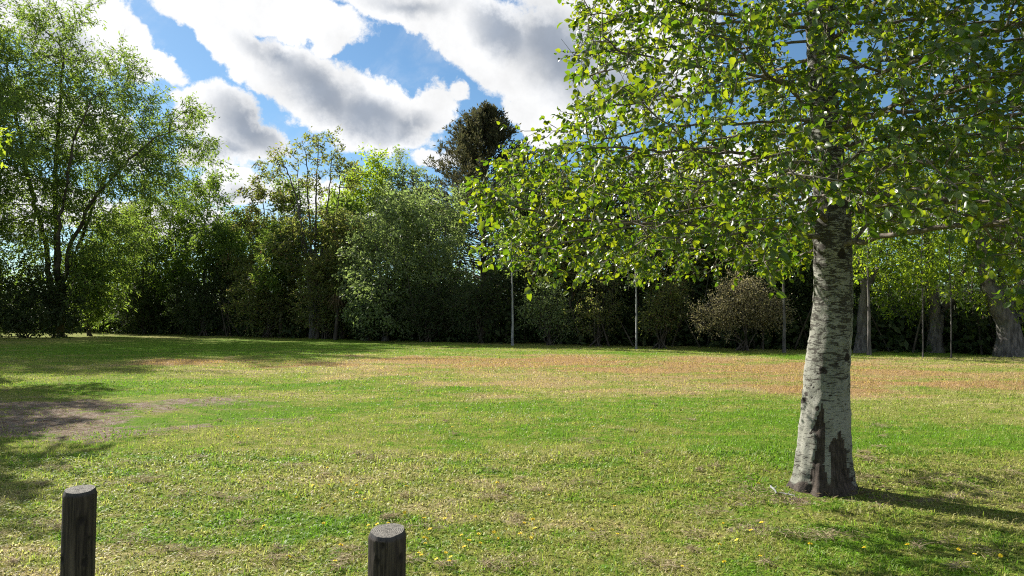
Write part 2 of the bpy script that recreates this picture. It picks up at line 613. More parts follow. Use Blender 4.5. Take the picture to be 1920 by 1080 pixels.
def build_grass(n=350000):
    rng = np.random.default_rng(11)
    # distance drawn so that blades cover the picture evenly
    u = rng.random(n)
    d0, d1 = 2.6, 34.0
    k = 0.0
    Y = np.exp(np.log(d0) + u ** 0.92 * (np.log(d1) - np.log(d0)))
    X = (rng.random(n) * 2 - 1) * (Y * 0.80 + 0.9)
    # fine clumping
    cl = np.sin(X * 23 + 3 * np.sin(Y * 7)) * np.sin(Y * 19 + 2 * np.sin(X * 9)) + np.sin(X * 5.1 + Y * 3.3) * np.sin(Y * 6.1 - X * 2.7)
    bare = ellipse_sum(BARE, X + 0.3 * np.sin(Y * 5), Y + 0.3 * np.sin(X * 4))
    tx, ty = 2.80, 6.27
    keep = (rng.random(n) > np.clip(bare * 1.1 + rng.normal(0, 0.1, n), 0, 0.93)) & (np.hypot(X - tx, Y - ty) > 0.27)
    X, Y, cl = X[keep], Y[keep], cl[keep]
    n = len(X)
    P = np.stack([X, Y, lawn_height(X, Y) - 0.003], 1)
    sc = np.clip(Y / 6.0, 0.75, 4.0)
    H = (0.022 + 0.022 * rng.random(n)) * np.clip(1 + 0.45 * cl, 0.35, 2.0) * np.clip(sc, 0.9, 1.35)
    H = np.where(rng.random(n) < 0.05, H * 1.8, H)
    W = (0.0034 + 0.003 * rng.random(n)) * sc
    clover = rng.random(n) < 0.40
    H = np.where(clover, 0.018 + 0.012 * rng.random(n), H)
    W = np.where(clover, W * 2.6, W)
    th = rng.random(n) * 2 * np.pi
    lean = np.where(clover, 1.2, 0.35) + rng.random(n) * 1.0
    dirh = np.stack([np.cos(th), np.sin(th), np.zeros(n)], 1)
    side = np.stack([-np.sin(th), np.cos(th), np.zeros(n)], 1)
    yaw = rng.normal(0, 0.6, n)[:, None]
    side = unit(side + dirh * yaw)
    mid = P + np.stack([np.zeros(n), np.zeros(n), H * 0.62], 1) + dirh * (H * 0.30 * lean)[:, None]
    tip = P + np.stack([np.zeros(n), np.zeros(n), H * np.clip(1.05 - 0.25 * lean, 0.25, 1)], 1) + dirh * (H * 0.95 * lean)[:, None]
    far = (Y >= 8.0)[:, None]
    tip = np.where(far, P + np.stack([np.zeros(n), np.zeros(n), H * 0.85], 1) + dirh * (H * 0.5 * lean)[:, None], tip)
    w = W[:, None]
    V = np.stack([P - side * w * 0.5, P + side * w * 0.5, mid + side * w * 0.5, mid - side * w * 0.5, tip], 1).reshape(-1, 3)
    b = (np.arange(n) * 5)[:, None]
    near = Y < 8.0
    Q = (b + np.array([[0, 1, 2, 3]]))[near]
    T = np.concatenate([(b + np.array([[3, 2, 4]]))[near], (b + np.array([[0, 1, 4]]))[~near]])
    tint = 0.5 + (rng.random(n) - 0.5) * np.clip(1.25 - Y / 16.0, 0.45, 1.0)
    tint = np.repeat(tint, 5)
    me = mesh_np('grass', V, Q, T, blade_mat(), attrs={'tint': ('FLOAT', tint)})
    o = obj('grass', me, kind='stuff')
    o['label'] = 'short mown grass blades covering the lawn'
    o['category'] = 'grass'


build_ground()
build_grass()


# ------------------------------------------------------------------ tree growing
def colonize(P, par, att, step, infl, kill, iters, rng, trop=(0, 0, 0), jitter=0.12, start=0, maxn=9000):
    P = [np.asarray(p, float) for p in P]
    par = list(par)
    att = np.asarray(att, float)
    A = np.array(P)
    nd = np.full(len(att), 1e9)
    ni = np.zeros(len(att), int)
    alive = np.ones(len(att), bool)
    trop = np.asarray(trop, float)

    def upd(lo):
        arr = np.array(P[lo:])
        for s in range(0, len(arr), 64):
            d = np.linalg.norm(att[:, None] - arr[None, s:s + 64], axis=2)
            j = d.argmin(1)
            dm = d[np.arange(len(att)), j]
            b = dm < nd
            nd[b] = dm[b]
            ni[b] = lo + s + j[b]
    upd(start)
    tried = {}
    for it in range(iters):
        act = alive & (nd < infl)
        if not act.any() or len(P) > maxn:
            break
        u, inv = np.unique(ni[act], return_inverse=True)
        base = np.array([P[k] for k in u])
        dv = unit(att[act] - base[inv])
        acc = np.zeros((len(u), 3))
        np.add.at(acc, inv, dv)
        acc = unit(acc) + trop + rng.normal(0, jitter, acc.shape)
        new = base + unit(acc) * step
        lo = len(P)
        for k, q in zip(u, new):
            c = tried.get(k, 0)
            if c > 4:
                continue
            tried[k] = c + 1
            P.append(q)
            par.append(int(k))
        if len(P) == lo:
            break
        upd(lo)
        # drop attractors that were reached or whose node is used up
        alive &= nd > kill
        used = np.array([tried.get(int(k), 0) > 4 for k in ni])
        alive &= ~used
    return np.array(P), np.array(par)


def radii(P, par, tip, expo, rmax=None):
    n = len(P)
    acc = np.zeros(n)
    r = np.zeros(n)
    nch = np.bincount(par[par >= 0], minlength=n)
    for i in range(n - 1, -1, -1):
        r[i] = tip if nch[i] == 0 else acc[i] ** (1 / expo)
        if par[i] >= 0:
            acc[par[i]] += r[i] ** expo
    return r, nch


def wood(P, par, r, sel, sides_fn=None):
    """frustums for the chosen nodes (each the edge from its parent)"""
    n = len(P)
    main = np.full(n, -1)
    best = np.zeros(n)
    for i in range(n):
        p = par[i]
        if p >= 0 and r[i] > best[p]:
            best[p] = r[i]
            main[p] = i
    idx = np.array([i for i in np.nonzero(sel)[0] if par[i] >= 0], int)
    if len(idx) == 0:
        return np.zeros((0, 3)), np.zeros((0, 4), int)
    D = np.zeros((n, 3))
    has = par >= 0
    D[has] = P[has] - P[par[has]]
    roots = ~has
    for i in np.nonzero(roots)[0]:
        D[i] = D[main[i]] if main[i] >= 0 else (0, 0, 1)
    ismain = main[par[idx]] == idx
    p = par[idx]
    R0 = np.where(ismain, r[p], np.minimum(r[p], r[idx] * 1.25))
    D0 = np.where(ismain[:, None], D[p], D[idx])
    parts = []
    rr = r[idx]
    for lo, hi, s in ((0.0, 0.012, 3), (0.012, 0.05, 5), (0.05, 9.0, 9)):
        k = (rr >= lo) & (rr < hi)
        if k.any():
            parts.append(sticks(P[p][k], P[idx][k], R0[k], rr[k], D0[k], D[idx][k], s))
    return cat_mesh(parts)


def cluster_points(ells, n, rng, clump=0.0, ncl=40):
    """points in a union of ellipsoids (x, y, z, rx, ry, rz, weight), gathered into clumps"""
    w = np.array([e[6] for e in ells], float)
    w /= w.sum()
    E_ = np.array(ells, float)

    def samp(m):
        k = rng.choice(len(ells), m, p=w)
        d = unit(rng.normal(size=(m, 3))) * (rng.random(m) ** (1 / 2.6))[:, None]
        return E_[k, :3] + d * E_[k, 3:6]
    if clump <= 0:
        return samp(n)
    c = samp(ncl)
    k = rng.integers(0, ncl, n)
    return c[k] + rng.normal(size=(n, 3)) * clump


def polyline(pts, step, rng=None, wob=0.0):
    pts = [np.asarray(p, float) for p in pts]
    out = [pts[0]]
    for a, b in zip(pts[:-1], pts[1:]):
        m = max(1, int(round(np.linalg.norm(b - a) / step)))
        for k in range(1, m + 1):
            q = a + (b - a) * k / m
            if rng is not None and k < m:
                q = q + rng.normal(0, wob, 3) * (1, 1, 0.3)
            out.append(q)
    return out


def make_tree(name, label, cat, base, stems, ells, natt, leaf, wood_mat, seed, group=None, step=0.35, infl=2.6, kill=0.5, trop=(0, 0, 0.05),
              tip=0.012, expo=2.3, trunk_r=None, clump=0.0, ncl=40, twig=None, crown_name='crown', att_min_z=None, leaf_sel=None, wob=0.10):
    """stems: list of (points, base radius).  leaf: dict(mat, per, L, W, spread, droop, up, out)"""
    rng = np.random.default_rng(seed)
    base = Vector(base)
    root = thing(name, label, cat, base, group)
    P, par, stem_id = [], [], []
    for si, (pts, r0) in enumerate(stems):
        pl = polyline(pts, step, rng, step * wob)
        for k, q in enumerate(pl):
            par.append(-1 if k == 0 else len(P) - 1)
            P.append(q)
            stem_id.append(si)
    nstem = len(P)
    att = cluster_points(ells, int(natt * ATT), rng, clump, int(ncl * ATT))
    if att_min_z is not None:
        att = att[att[:, 2] > att_min_z]
    P, par = colonize(P, par, att, step, infl, kill, 60, rng, trop)
    r, nch = radii(P, par, tip, expo)
    # stem radii follow the given girth
    for si, (pts, r0) in enumerate(stems):
        ids = [i for i in range(nstem) if stem_id[i] == si]
        rs = r[ids[0]]
        for k, i in enumerate(ids):
            f = k / max(1, len(ids) - 1)
            r[i] = max(r[i] * r0 / max(rs, 1e-6) if rs > r0 else r[i], r0 * (1 - 0.8 * f), tip)
            zb = P[i][2] - P[ids[0]][2]
            if P[ids[0]][2] < 0.2:
                r[i] *= 1 + 0.35 * math.exp(-zb / (1.3 * r0 + 0.05))
    # children never thicker than what carries them
    for i in range(nstem, len(P)):
        r[i] = min(r[i], r[par[i]] * 0.92)
    sid = np.array(stem_id + [-1] * (len(P) - nstem))
    for si in range(len(stems)):
        V, Q = wood(P, par, r, sid == si)
        obj('trunk', mesh_np('trunk', V, Q, mat=wood_mat, smooth=True), root)
    parts = []
    V, Q = wood(P, par, r, sid == -1)
    if len(V):
        parts.append((V, Q))
    # twigs and leaves
    D = np.zeros_like(P)
    has = par >= 0
    D[has] = unit(P[has] - P[par[has]])
    thin = np.nonzero((r < tip * leaf.get('thin', 2.2)) & (np.arange(len(P)) >= nstem))[0]
    if leaf_sel is not None:
        thin = thin[leaf_sel(P[thin])]
    cen = np.array([(0, 0, np.mean([e[2] for e in ells]))])
    tw = twig or dict(n=1, L=0.35, droop=0.0)
    k = np.repeat(thin, tw['n'] + 1)
    m = len(k)
    out = unit(P[k] - cen)
    td = unit(D[k] * 0.6 + out * leaf.get('out', 0.3) + rng.normal(0, 0.6, (m, 3)) + np.array([0, 0, -tw.get('droop', 0.0)]))
    tl = tw['L'] * (0.5 + rng.random(m))
    p0 = P[k]
    p1 = p0 + td * tl[:, None]
    p1[:, 2] -= tw.get('droop', 0) * tl * 0.35
    p1[:, 2] = np.maximum(p1[:, 2], 0.12)
    rt = np.full(m, tip * 0.55)
    parts.append(sticks(p0, p1, rt, rt * 0.4, sides=3))
    V, Q = cat_mesh(parts)
    obj('branches', mesh_np('branches', V, Q, mat=leaf.get('twig_mat', wood_mat), smooth=True), root, kind='stuff')
    per = int(leaf['per'] * DENS)
    kk = np.repeat(np.arange(m), per)
    f = rng.random(len(kk)) ** 0.8
    lp = p0[kk] + (p1 - p0)[kk] * f[:, None] + rng.normal(0, leaf['spread'], (len(kk), 3))
    ax = td[kk] * 0.5 + rng.normal(0, 0.55, (len(kk), 3)) + np.array([0, 0, -leaf.get('droop', 0.2)])
    lp[:, 2] = np.maximum(lp[:, 2], 0.1)
    L = leaf['L'] * 1.3 * (0.65 + 0.7 * rng.random(len(kk)))
    W = leaf['W'] * 1.4 * (0.7 + 0.6 * rng.random(len(kk)))
    V, T, tint = leaf_mesh(lp, ax, L, W, LEAF4, leaf.get('up', 0.6), rng)
    o = obj(crown_name, mesh_np(crown_name, V, None, T, MAT[leaf['mat']], attrs={'tint': ('FLOAT', tint)}), root)
    o['kind'] = 'stuff'
    return root


def copy_tree(root, label, loc, rz, scale=1.0):
    r = root.copy()
    C.objects.link(r)
    r.location = loc
    r.rotation_euler = (0, 0, rz)
    r.scale = (scale,) * 3
    r['label'] = label
    for ch in root.children:
        c = ch.copy()
        C.objects.link(c)
        c.parent = r
    return r


def edge_y(px):
    """photograph row of the far edge of the lawn at a column"""
    return 625.0 + max(0.0, 0.0273 * (px - 180))


def on_edge(px, back=0.0):
    g = ground_at(px, edge_y(px))
    r = ray(px, 585)
    return Vector((g.x + r.x * back, g.y + back, -0.03))


def z_of(py, d):
    return at(960, py, d).z




# ------------------------------------------------------------------ the near tree
HB = ground_at(1540, 916)
HB = Vector((HB.x, HB.y, 0.0))
HD = HB.y
TR = [(930, 1537, 60), (915, 1538, 57), (895, 1539, 52), (870, 1540, 49), (840, 1541, 47), (800, 1543, 45), (750, 1547, 42), (700, 1551, 40), (650, 1557, 38), (600, 1562, 36.5), (540, 1566, 34.5),
      (480, 1567, 33.5), (430, 1567, 33.5), (370, 1568, 33), (300, 1562, 30), (230, 1555, 27), (150, 1550, 25.5), (60, 1547, 24), (-40, 1546, 22), (-200, 1548, 19), (-400, 1552, 14), (-640, 1556, 8), (-800, 1556, 3)]


def inside(poly, x, y):
    r = np.zeros(np.shape(x), bool)
    n = len(poly)
    j = n - 1
    for i in range(n):
        xi, yi = poly[i]
        xj, yj = poly[j]
        c = ((yi > y) != (yj > y)) & (x < (xj - xi) * (y - yi) / (yj - yi + 1e-9) + xi)
        r ^= c
        j = i
    return r


def vnoise(p, seed):
    """cheap smooth noise for displacement: a sum of random plane waves"""
    rng = np.random.default_rng(seed)
    r = np.zeros(len(p))
    for k in range(14):
        d = unit(rng.normal(size=3)) * rng.uniform(0.6, 1.6)
        r += np.sin(p @ d + rng.uniform(0, 6.28))
    return r / 3.7


def build_alder():
    rng = np.random.default_rng(5)
    root = thing('alder_tree', 'big pale-barked tree with scarred trunk and glossy leaves in the right foreground', 'tree', HB)
    B = np.array(HB)
    zs = np.array([z_of(t[0], HD) for t in TR])
    cx = np.array([(t[1] - 960) / F * HD for t in TR])
    rad = np.array([t[2] / F * HD for t in TR])
    zs[0] = -0.06
    tocam = unit(np.array([[-B[0], -B[1], 0.0]]))[0]
    right = np.array([-tocam[1], tocam[0], 0.0])
    if right[0] < 0:
        right = -right
    # ---- trunk surface
    nz, na = 340, 88
    Z = np.concatenate([np.linspace(-0.06, 4.6, 300), np.linspace(4.65, zs[-1], nz - 300)])
    CX = np.interp(Z, zs, cx)
    R = np.interp(Z, zs, rad)
    ph = np.linspace(-np.pi, np.pi, na, endpoint=False)
    ZZ, PH = np.meshgrid(Z, ph, indexing='ij')
    RR = np.repeat(R[:, None], na, 1)
    flare = np.exp(-np.clip(ZZ, 0, 9) / 0.55)
    RR *= 1 + flare * (0.055 * np.cos(6 * PH + 0.6 + 0.6 * ZZ) + 0.05 * np.cos(11 * PH + 2.0) + 0.03 * np.cos(3 * PH))
    RR += 0.02 * np.exp(-np.clip(ZZ, 0, 9) / 0.07) * (1 + 0.7 * np.cos(9 * PH + 1))
    dirs = np.cos(PH)[..., None] * tocam + np.sin(PH)[..., None] * right
    cyl = np.stack([np.cos(PH) * 0.25, np.sin(PH) * 0.25, ZZ], -1).reshape(-1, 3)
    RR += (0.006 * vnoise(cyl * np.array([9, 9, 4]), 1) + 0.003 * vnoise(cyl * np.array([34, 34, 60]), 2)).reshape(RR.shape)
    RR += (flare * 0.006).reshape(RR.shape) * vnoise(cyl * np.array([70, 70, 14]), 3).reshape(RR.shape)
    ctr = np.stack([np.repeat(CX[:, None], na, 1), np.full_like(ZZ, B[1]) + 0.05 * np.sin(ZZ * 0.7), ZZ], -1)
    V = ctr + dirs * RR[..., None]
    px, py = project(V)
    front = np.cos(PH) > 0.05
    jx = 2.2 * vnoise(V.reshape(-1, 3) * 42, 7).reshape(px.shape)
    jy = 3.0 * vnoise(V.reshape(-1, 3) * 30, 8).reshape(px.shape)
    scar = [(1540, 755), (1544, 771), (1547, 804), (1545, 840), (1547, 882), (1552, 930), (1516, 930), (1520, 890), (1523, 868), (1529, 840), (1531, 815), (1521, 806), (1531, 790), (1536, 771)]
    rough = [(1554, 832), (1562, 826), (1572, 830), (1574, 806), (1578, 806), (1581, 832), (1588, 850), (1604, 935), (1552, 935), (1557, 880)]
    m1 = inside(scar, px + jx * 0.5, py + jy * 0.6) & front
    m2 = inside(rough, px + jx * 1.6, py + jy * 1.4) & front
    mask = (m1 | m2).astype(float)
    # lips and recess
    def blur(m, k):
        for _ in range(k):
            m = (m + np.roll(m, 1, 0) + np.roll(m, -1, 0) + np.roll(m, 1, 1) + np.roll(m, -1, 1)) / 5
        return m
    s1 = blur(m1.astype(float), 2)
    lip = np.clip(blur(m1.astype(float), 7) - s1 * 1.0, 0, 1)
    RR = RR - 0.022 * s1 + 0.03 * lip - 0.008 * blur(m2.astype(float), 1) + 0.006 * mask * vnoise(V.reshape(-1, 3) * np.array([60, 60, 22]), 9).reshape(px.shape)
    # knots and old branch scars (pixel x, pixel y, half width, half height)
    knots = [(1544, 692, 6, 9), (1580, 475, 6, 14), (1569, 680, 4, 4), (1530, 764, 4, 5), (1522, 812, 5, 4), (1587, 668, 3, 9), (1518, 718, 3, 2.5), (1526, 726, 3.5, 3), (1511, 742, 3, 4), (1519, 735, 2.5, 2.5),
             (1507, 752, 3, 5), (1521, 748, 3, 2), (1560, 742, 3, 2.5), (1536, 700, 4, 2)]
    km = np.zeros_like(px)
    for (kx, ky, a, b) in knots:
        q = np.sqrt(((px + jx * 1.3 - kx) / a) ** 2 + ((py + jy * 0.9 - ky) / b) ** 2)
        km = np.maximum(km, np.clip(1.6 - 1.2 * q, 0, 1) * front)
    RR = RR + 0.004 * np.clip(km * 2, 0, 1) - 0.009 * (km > 0.75)
    V = ctr + dirs * RR[..., None]
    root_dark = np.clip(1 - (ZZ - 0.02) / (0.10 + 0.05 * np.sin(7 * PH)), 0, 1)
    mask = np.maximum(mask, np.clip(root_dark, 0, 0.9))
    nzr = len(Z)
    i, j = np.meshgrid(np.arange(nzr - 1), np.arange(na), indexing='ij')
    a = (i * na + j).ravel()
    b = (i * na + (j + 1) % na).ravel()
    Q = np.stack([a, b, b + na, a + na], 1)
    me = mesh_np('trunk', V.reshape(-1, 3) - B, Q, mat=alder_bark(), smooth=True,
                 attrs={'wear': ('FLOAT', mask.ravel()), 'knot': ('FLOAT', km.ravel()), 'cyl': ('FLOAT_VECTOR', cyl)})
    obj('trunk', me, root)
    # ---- limbs: grown from the trunk through a crown-shaped cloud of points
    tz = np.arange(2.15, zs[-1] - 0.1, 0.14)
    P = [np.array([np.interp(z, zs, cx), B[1] + 0.05 * math.sin(z * 0.7), z]) for z in tz]
    par = [-1] + list(range(len(P) - 1))
    nst = len(P)
    crown = [(1045, -60), (1078, 40), (1072, 110), (1085, 160), (1030, 205), (985, 250), (880, 310), (868, 370), (895, 430), (885, 490), (950, 495), (1020, 500), (1090, 540), (1140, 535), (1230, 520), (1300, 525),
             (1400, 520), (1480, 530), (1522, 480), (1528, 412), (1610, 412), (1650, 450), (1730, 400), (1800, 400), (1870, 500), (1905, 570), (1960, 570), (2600, 300), (2600, -3000), (700, -3000), (900, -500)]
    n = 90000
    A = np.stack([rng.uniform(-1.5, 7.2, n), rng.uniform(2.9, 9.8, n), rng.uniform(1.5, 9.2, n)], 1)
    rx = np.interp(A[:, 2], [1.5, 2.0, 2.6, 3.2, 4.0, 5.0, 6.5, 8.0, 9.2], [2.9, 3.4, 3.5, 3.3, 3.0, 2.8, 2.2, 1.3, 0.3])
    rho = np.hypot(A[:, 0] - 2.85, (A[:, 1] - B[1]) * 1.12)
    ok = rho < rx * (0.93 + 0.07 * np.sin(5 * np.arctan2(A[:, 1] - B[1], A[:, 0] - 2.85) + A[:, 2] * 2))
    ok &= rho > 0.28 * np.clip(rx / 3.4, 0, 1)
    fx, fy = project(A)
    inframe = (fy > -60) & (fx < 1990)
    ok &= inside(crown, fx, fy) | ~inframe
    # open underneath close to the trunk
    ok &= A[:, 2] > 2.15 - 0.25 * np.clip(rho - 1.2, 0, 2)
    # sky gaps high on the left of the trunk
    for (gx, gy, ga, gb) in ((1490, 85, 38, 42), (1620, 110, 34, 40), (1690, 20, 26, 20), (1270, 250, 22, 16), (1150, 160, 26, 22), (1420, 205, 20, 16), (1380, 20, 24, 20), (1180, 260, 16, 12), (1010, 300, 14, 10)):
        ok &= ((fx - gx) / ga) ** 2 + ((fy - gy) / gb) ** 2 > 1
    A = A[ok]
    # more points where the crown is in view, and towards its outside
    wgt = np.where((A[:, 2] < 5.6), 1.0, 0.55)
    A = A[rng.random(len(A)) < wgt]
    # the crown is open towards the sun above the lower trunk
    S = np.array(SUN)
    tt = (A[:, :2] - np.array([2.72, B[1]])) @ S[:2] / (S[:2] @ S[:2])
    foot = A - tt[:, None] * S
    lane = (np.hypot(foot[:, 0] - 2.72, foot[:, 1] - B[1]) < 0.34) & (foot[:, 2] < 1.75) & (tt > 0)
    A = A[~lane | (rng.random(len(A)) < 0.12)]
    A = np.concatenate([A[:6600], A[6600:][(A[6600:, 0] > 2.6)][:3600]])
    P, par = colonize(P, par, A, 0.13, 1.5, 0.165, 70, rng, (0, 0, 0.02), 0.10, 0, 9500)
    r, nch = radii(P, par, 0.0040, 2.15)
    sid = np.arange(len(P)) < nst
    r[sid] = np.maximum(r[sid], 0.02)
    for i in range(nst, len(P)):
        r[i] = min(r[i], 0.075, r[par[i]] * 0.96)
    V, Q = wood(P, par, r, ~sid)
    D = np.zeros_like(P)
    has = par >= 0
    D[has] = unit(P[has] - P[par[has]])
    thin = np.nonzero((r < 0.0098) & ~sid)[0]
    k = np.repeat(thin, 1)
    k = np.concatenate([k, rng.choice(thin, int(len(thin) * 0.8))])
    m = len(k)
    out = unit(P[k] - np.array([2.85, B[1], 3.6]))
    td = unit(D[k] * 0.7 + out * 0.35 + rng.normal(0, 0.55, (m, 3)) + np.array([0, 0, -0.12]))
    tl = 0.10 + 0.13 * rng.random(m)
    p0, p1 = P[k], P[k] + td * tl[:, None]
    tws = sticks(p0, p1, np.full(m, 0.0028), np.full(m, 0.0015), sides=3)
    Vw, Qw = cat_mesh([(V, Q), tws])
    obj('branches', mesh_np('branches', Vw - B, Qw, mat=MAT['twig'], smooth=True), root, kind='stuff')
    per = 6
    kk = np.repeat(np.arange(m), per)
    f = np.tile(np.linspace(0.15, 1.0, per), m)
    lp = p0[kk] + (p1 - p0)[kk] * f[:, None] + rng.normal(0, 0.006, (len(kk), 3))
    side = np.cross(td[kk], rng.normal(size=(len(kk), 3)))
    ax = td[kk] * 0.55 + unit(side) * 0.8 + np.array([0, 0, -0.28]) + rng.normal(0, 0.2, (len(kk), 3))
    L = (0.038 + 0.032 * rng.random(len(kk)))
    W = L * (0.66 + 0.16 * rng.random(len(kk)))
    lx, ly = project(lp)
    # nothing hangs in front of the bare trunk
    keep = ~((lx > 1515) & (lx < 1612) & (ly > 432) & (lp[:, 1] < 7.0)) & (lp[:, 2] > 1.45)
    tt = (lp[:, :2] - np.array([2.72, B[1]])) @ S[:2] / (S[:2] @ S[:2])
    foot = lp - tt[:, None] * S
    lane = (np.hypot(foot[:, 0] - 2.72, foot[:, 1] - B[1]) < 0.30) & (foot[:, 2] < 1.75) & (tt > 0)
    keep &= ~lane | (rng.random(len(lp)) < 0.45)
    keep &= vnoise(lp * 4.2, 31) > rng.normal(-1.0, 0.2, len(lp))
    lp, ax, L, W, lx, ly = lp[keep], ax[keep], L[keep], W[keep], lx[keep], ly[keep]
    inview = (lx > 10) & (lx < 1910) & (ly > 10) & (ly < 1070)
    size = np.where(inview, L / lp[:, 1], 0)
    # the nearest leaves in view, one by one; the rest in one mesh
    big = np.argsort(-size)[:300]
    rest = np.ones(len(lp), bool)
    rest[big] = False
    V, T, tint = leaf_mesh(lp[rest] - B, ax[rest], L[rest], W[rest], LEAF7, 0.55, rng)
    cr = obj('crown', mesh_np('crown', V, None, T, MAT['alder'], attrs={'tint': ('FLOAT', tint)}), root, kind='stuff')
    Tm, Fc = LEAF7
    protos = []
    for q in range(6):
        protos.append(mesh_np('leaf', Tm * np.array([0.72, 1, 0.72 * (0.6 + 0.2 * q)]), None, Fc, MAT['alder'], attrs={'tint': ('FLOAT', np.full(len(Tm), 0.1 + 0.16 * q))}))
    X, Y, Zf = leaf_frames(ax[big], 0.55, rng)
    for q, b in enumerate(big):
        o = bpy.data.objects.new('leaf', protos[q % 6])
        C.objects.link(o)
        o.parent = cr
        M = Matrix.Identity(4)
        for c_ in range(3):
            M[c_][0], M[c_][1], M[c_][2] = X[q][c_] * L[b], Y[q][c_] * L[b], Zf[q][c_] * L[b]
            M[c_][3] = lp[b][c_] - B[c_]
        o.matrix_local = M
    print('alder leaves', len(lp), 'nodes', len(P))
    return root


def alder_bark():
    m, N, out = new_mat('alder_bark')
    cyl = N.attr('cyl')[1]
    wear = N.attr('wear')[2]
    knot = N.attr('knot')[2]
    dash = N.noise(N.vm('MULTIPLY', cyl, (7, 7, 38)), 1.0, 8, 0.68, 1.2)
    fine = N.noise(N.vm('MULTIPLY', cyl, (20, 20, 70)), 1.0, 6, 0.7, 0.8)
    blot = N.noise(N.vm('MULTIPLY', cyl, (3.2, 3.2, 2.2)), 1.0, 4, 0.6)
    mott = N.noise(N.vm('MULTIPLY', cyl, (40, 40, 40)), 1.0, 5, 0.7)
    pale = N.mix(N.smooth(blot, 0.35, 0.7), (0.27, 0.268, 0.235), (0.155, 0.16, 0.13))
    pale = N.mix(N.m('MULTIPLY', N.smooth(mott, 0.4, 0.75), 0.45), pale, (0.11, 0.11, 0.095))
    _, _, cz = N.sep(cyl)
    more = N.smooth(cz, 0.4, 2.3, 0.0, 0.11)
    dk = N.smooth(N.m('ADD', N.m('MULTIPLY_ADD', N.m('SUBTRACT', blot, 0.5), 0.35, dash), more), 0.56, 0.62)
    dk2 = N.m('MULTIPLY', N.smooth(fine, 0.57, 0.66), 0.75)
    dk = N.m('MAXIMUM', dk, dk2)
    col = N.mix(dk, pale, (0.045, 0.04, 0.033))
    col = N.mix(N.smooth(knot, 0.3, 0.6), col, (0.03, 0.024, 0.02))
    grain = N.noise(N.vm('MULTIPLY', cyl, (60, 60, 9)), 1.0, 6, 0.7)
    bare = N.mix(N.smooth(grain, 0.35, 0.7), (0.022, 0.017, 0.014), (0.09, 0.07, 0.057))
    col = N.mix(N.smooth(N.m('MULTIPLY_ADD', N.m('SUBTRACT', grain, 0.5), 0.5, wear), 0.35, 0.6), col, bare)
    p = N.n('ShaderNodeBsdfPrincipled')
    N.put(p.inputs['Base Color'], col)
    p.inputs['Roughness'].default_value = 0.75
    p.inputs['Specular IOR Level'].default_value = 0.2
    h = N.m('ADD', N.m('MULTIPLY', dk, -0.4), N.m('ADD', N.m('MULTIPLY', mott, 0.5), N.m('MULTIPLY', N.m('MULTIPLY', grain, wear), 1.2)))
    N.put(p.inputs['Normal'], N.bump(h, 0.7, 0.012))
    N.t.links.new(p.outputs[0], out.inputs[0])
    return m


build_alder()


# ------------------------------------------------------------------ trees and shrubs round the lawn
def ells_px(base, d, lst, depth=0.8):
    """crown lobes read off the photograph (pixel x, y, half width, half height, weight) -> metres from the tree's foot"""
    r = []
    for (px, py, sx, sy, w) in lst:
        p = at(px, py, d)
        rx, rz = sx / F * d, sy / F * d
        r.append((p.x - base.x, 0.0, p.z - base.z, rx, max(rx, 0.7 * rz) * depth, rz, w * sx * sy))
    return r


def stem_px(base, d, pts, r0, rng):
    out = [np.array([(pts[0][0] - base.x) if False else 0.0, 0.0, 0.0])]
    first = True
    for q in pts:
        p = at(q[0], q[1], d)
        dy = q[2] if len(q) > 2 else rng.normal(0, 0.25)
        if first:
            out[0] = np.array([(p.x - base.x) * 0.25, dy * 0.2, -0.05])
            first = False
        out.append(np.array([p.x - base.x, dy, p.z - base.z]))
    return (out, r0)


def px_tree(name, label, base, stems, lobes, natt, leaf, mat, seed, depth=0.8, cat='tree', **kw):
    rng = np.random.default_rng(seed + 1000)
    d = base.y
    st = [stem_px(base, d, s[0], s[1], rng) for s in stems]
    return make_tree(name, label, cat, base, st, ells_px(base, d, lobes, depth), natt, leaf, MAT[mat], seed, **kw)


def LF(mat, per=7, L=0.16, W=0.07, spread=0.12, droop=0.2, up=0.5, out=0.3, thin=2.2, twig_mat=None):
    r = dict(mat=mat, per=per, L=L, W=W, spread=spread, droop=droop, up=up, out=out, thin=thin)
    if twig_mat:
        r['twig_mat'] = MAT[twig_mat]
    return r


ATT = 1.3
DENS = 1.75
G_WOOD = 'trees along the edge of the lawn'


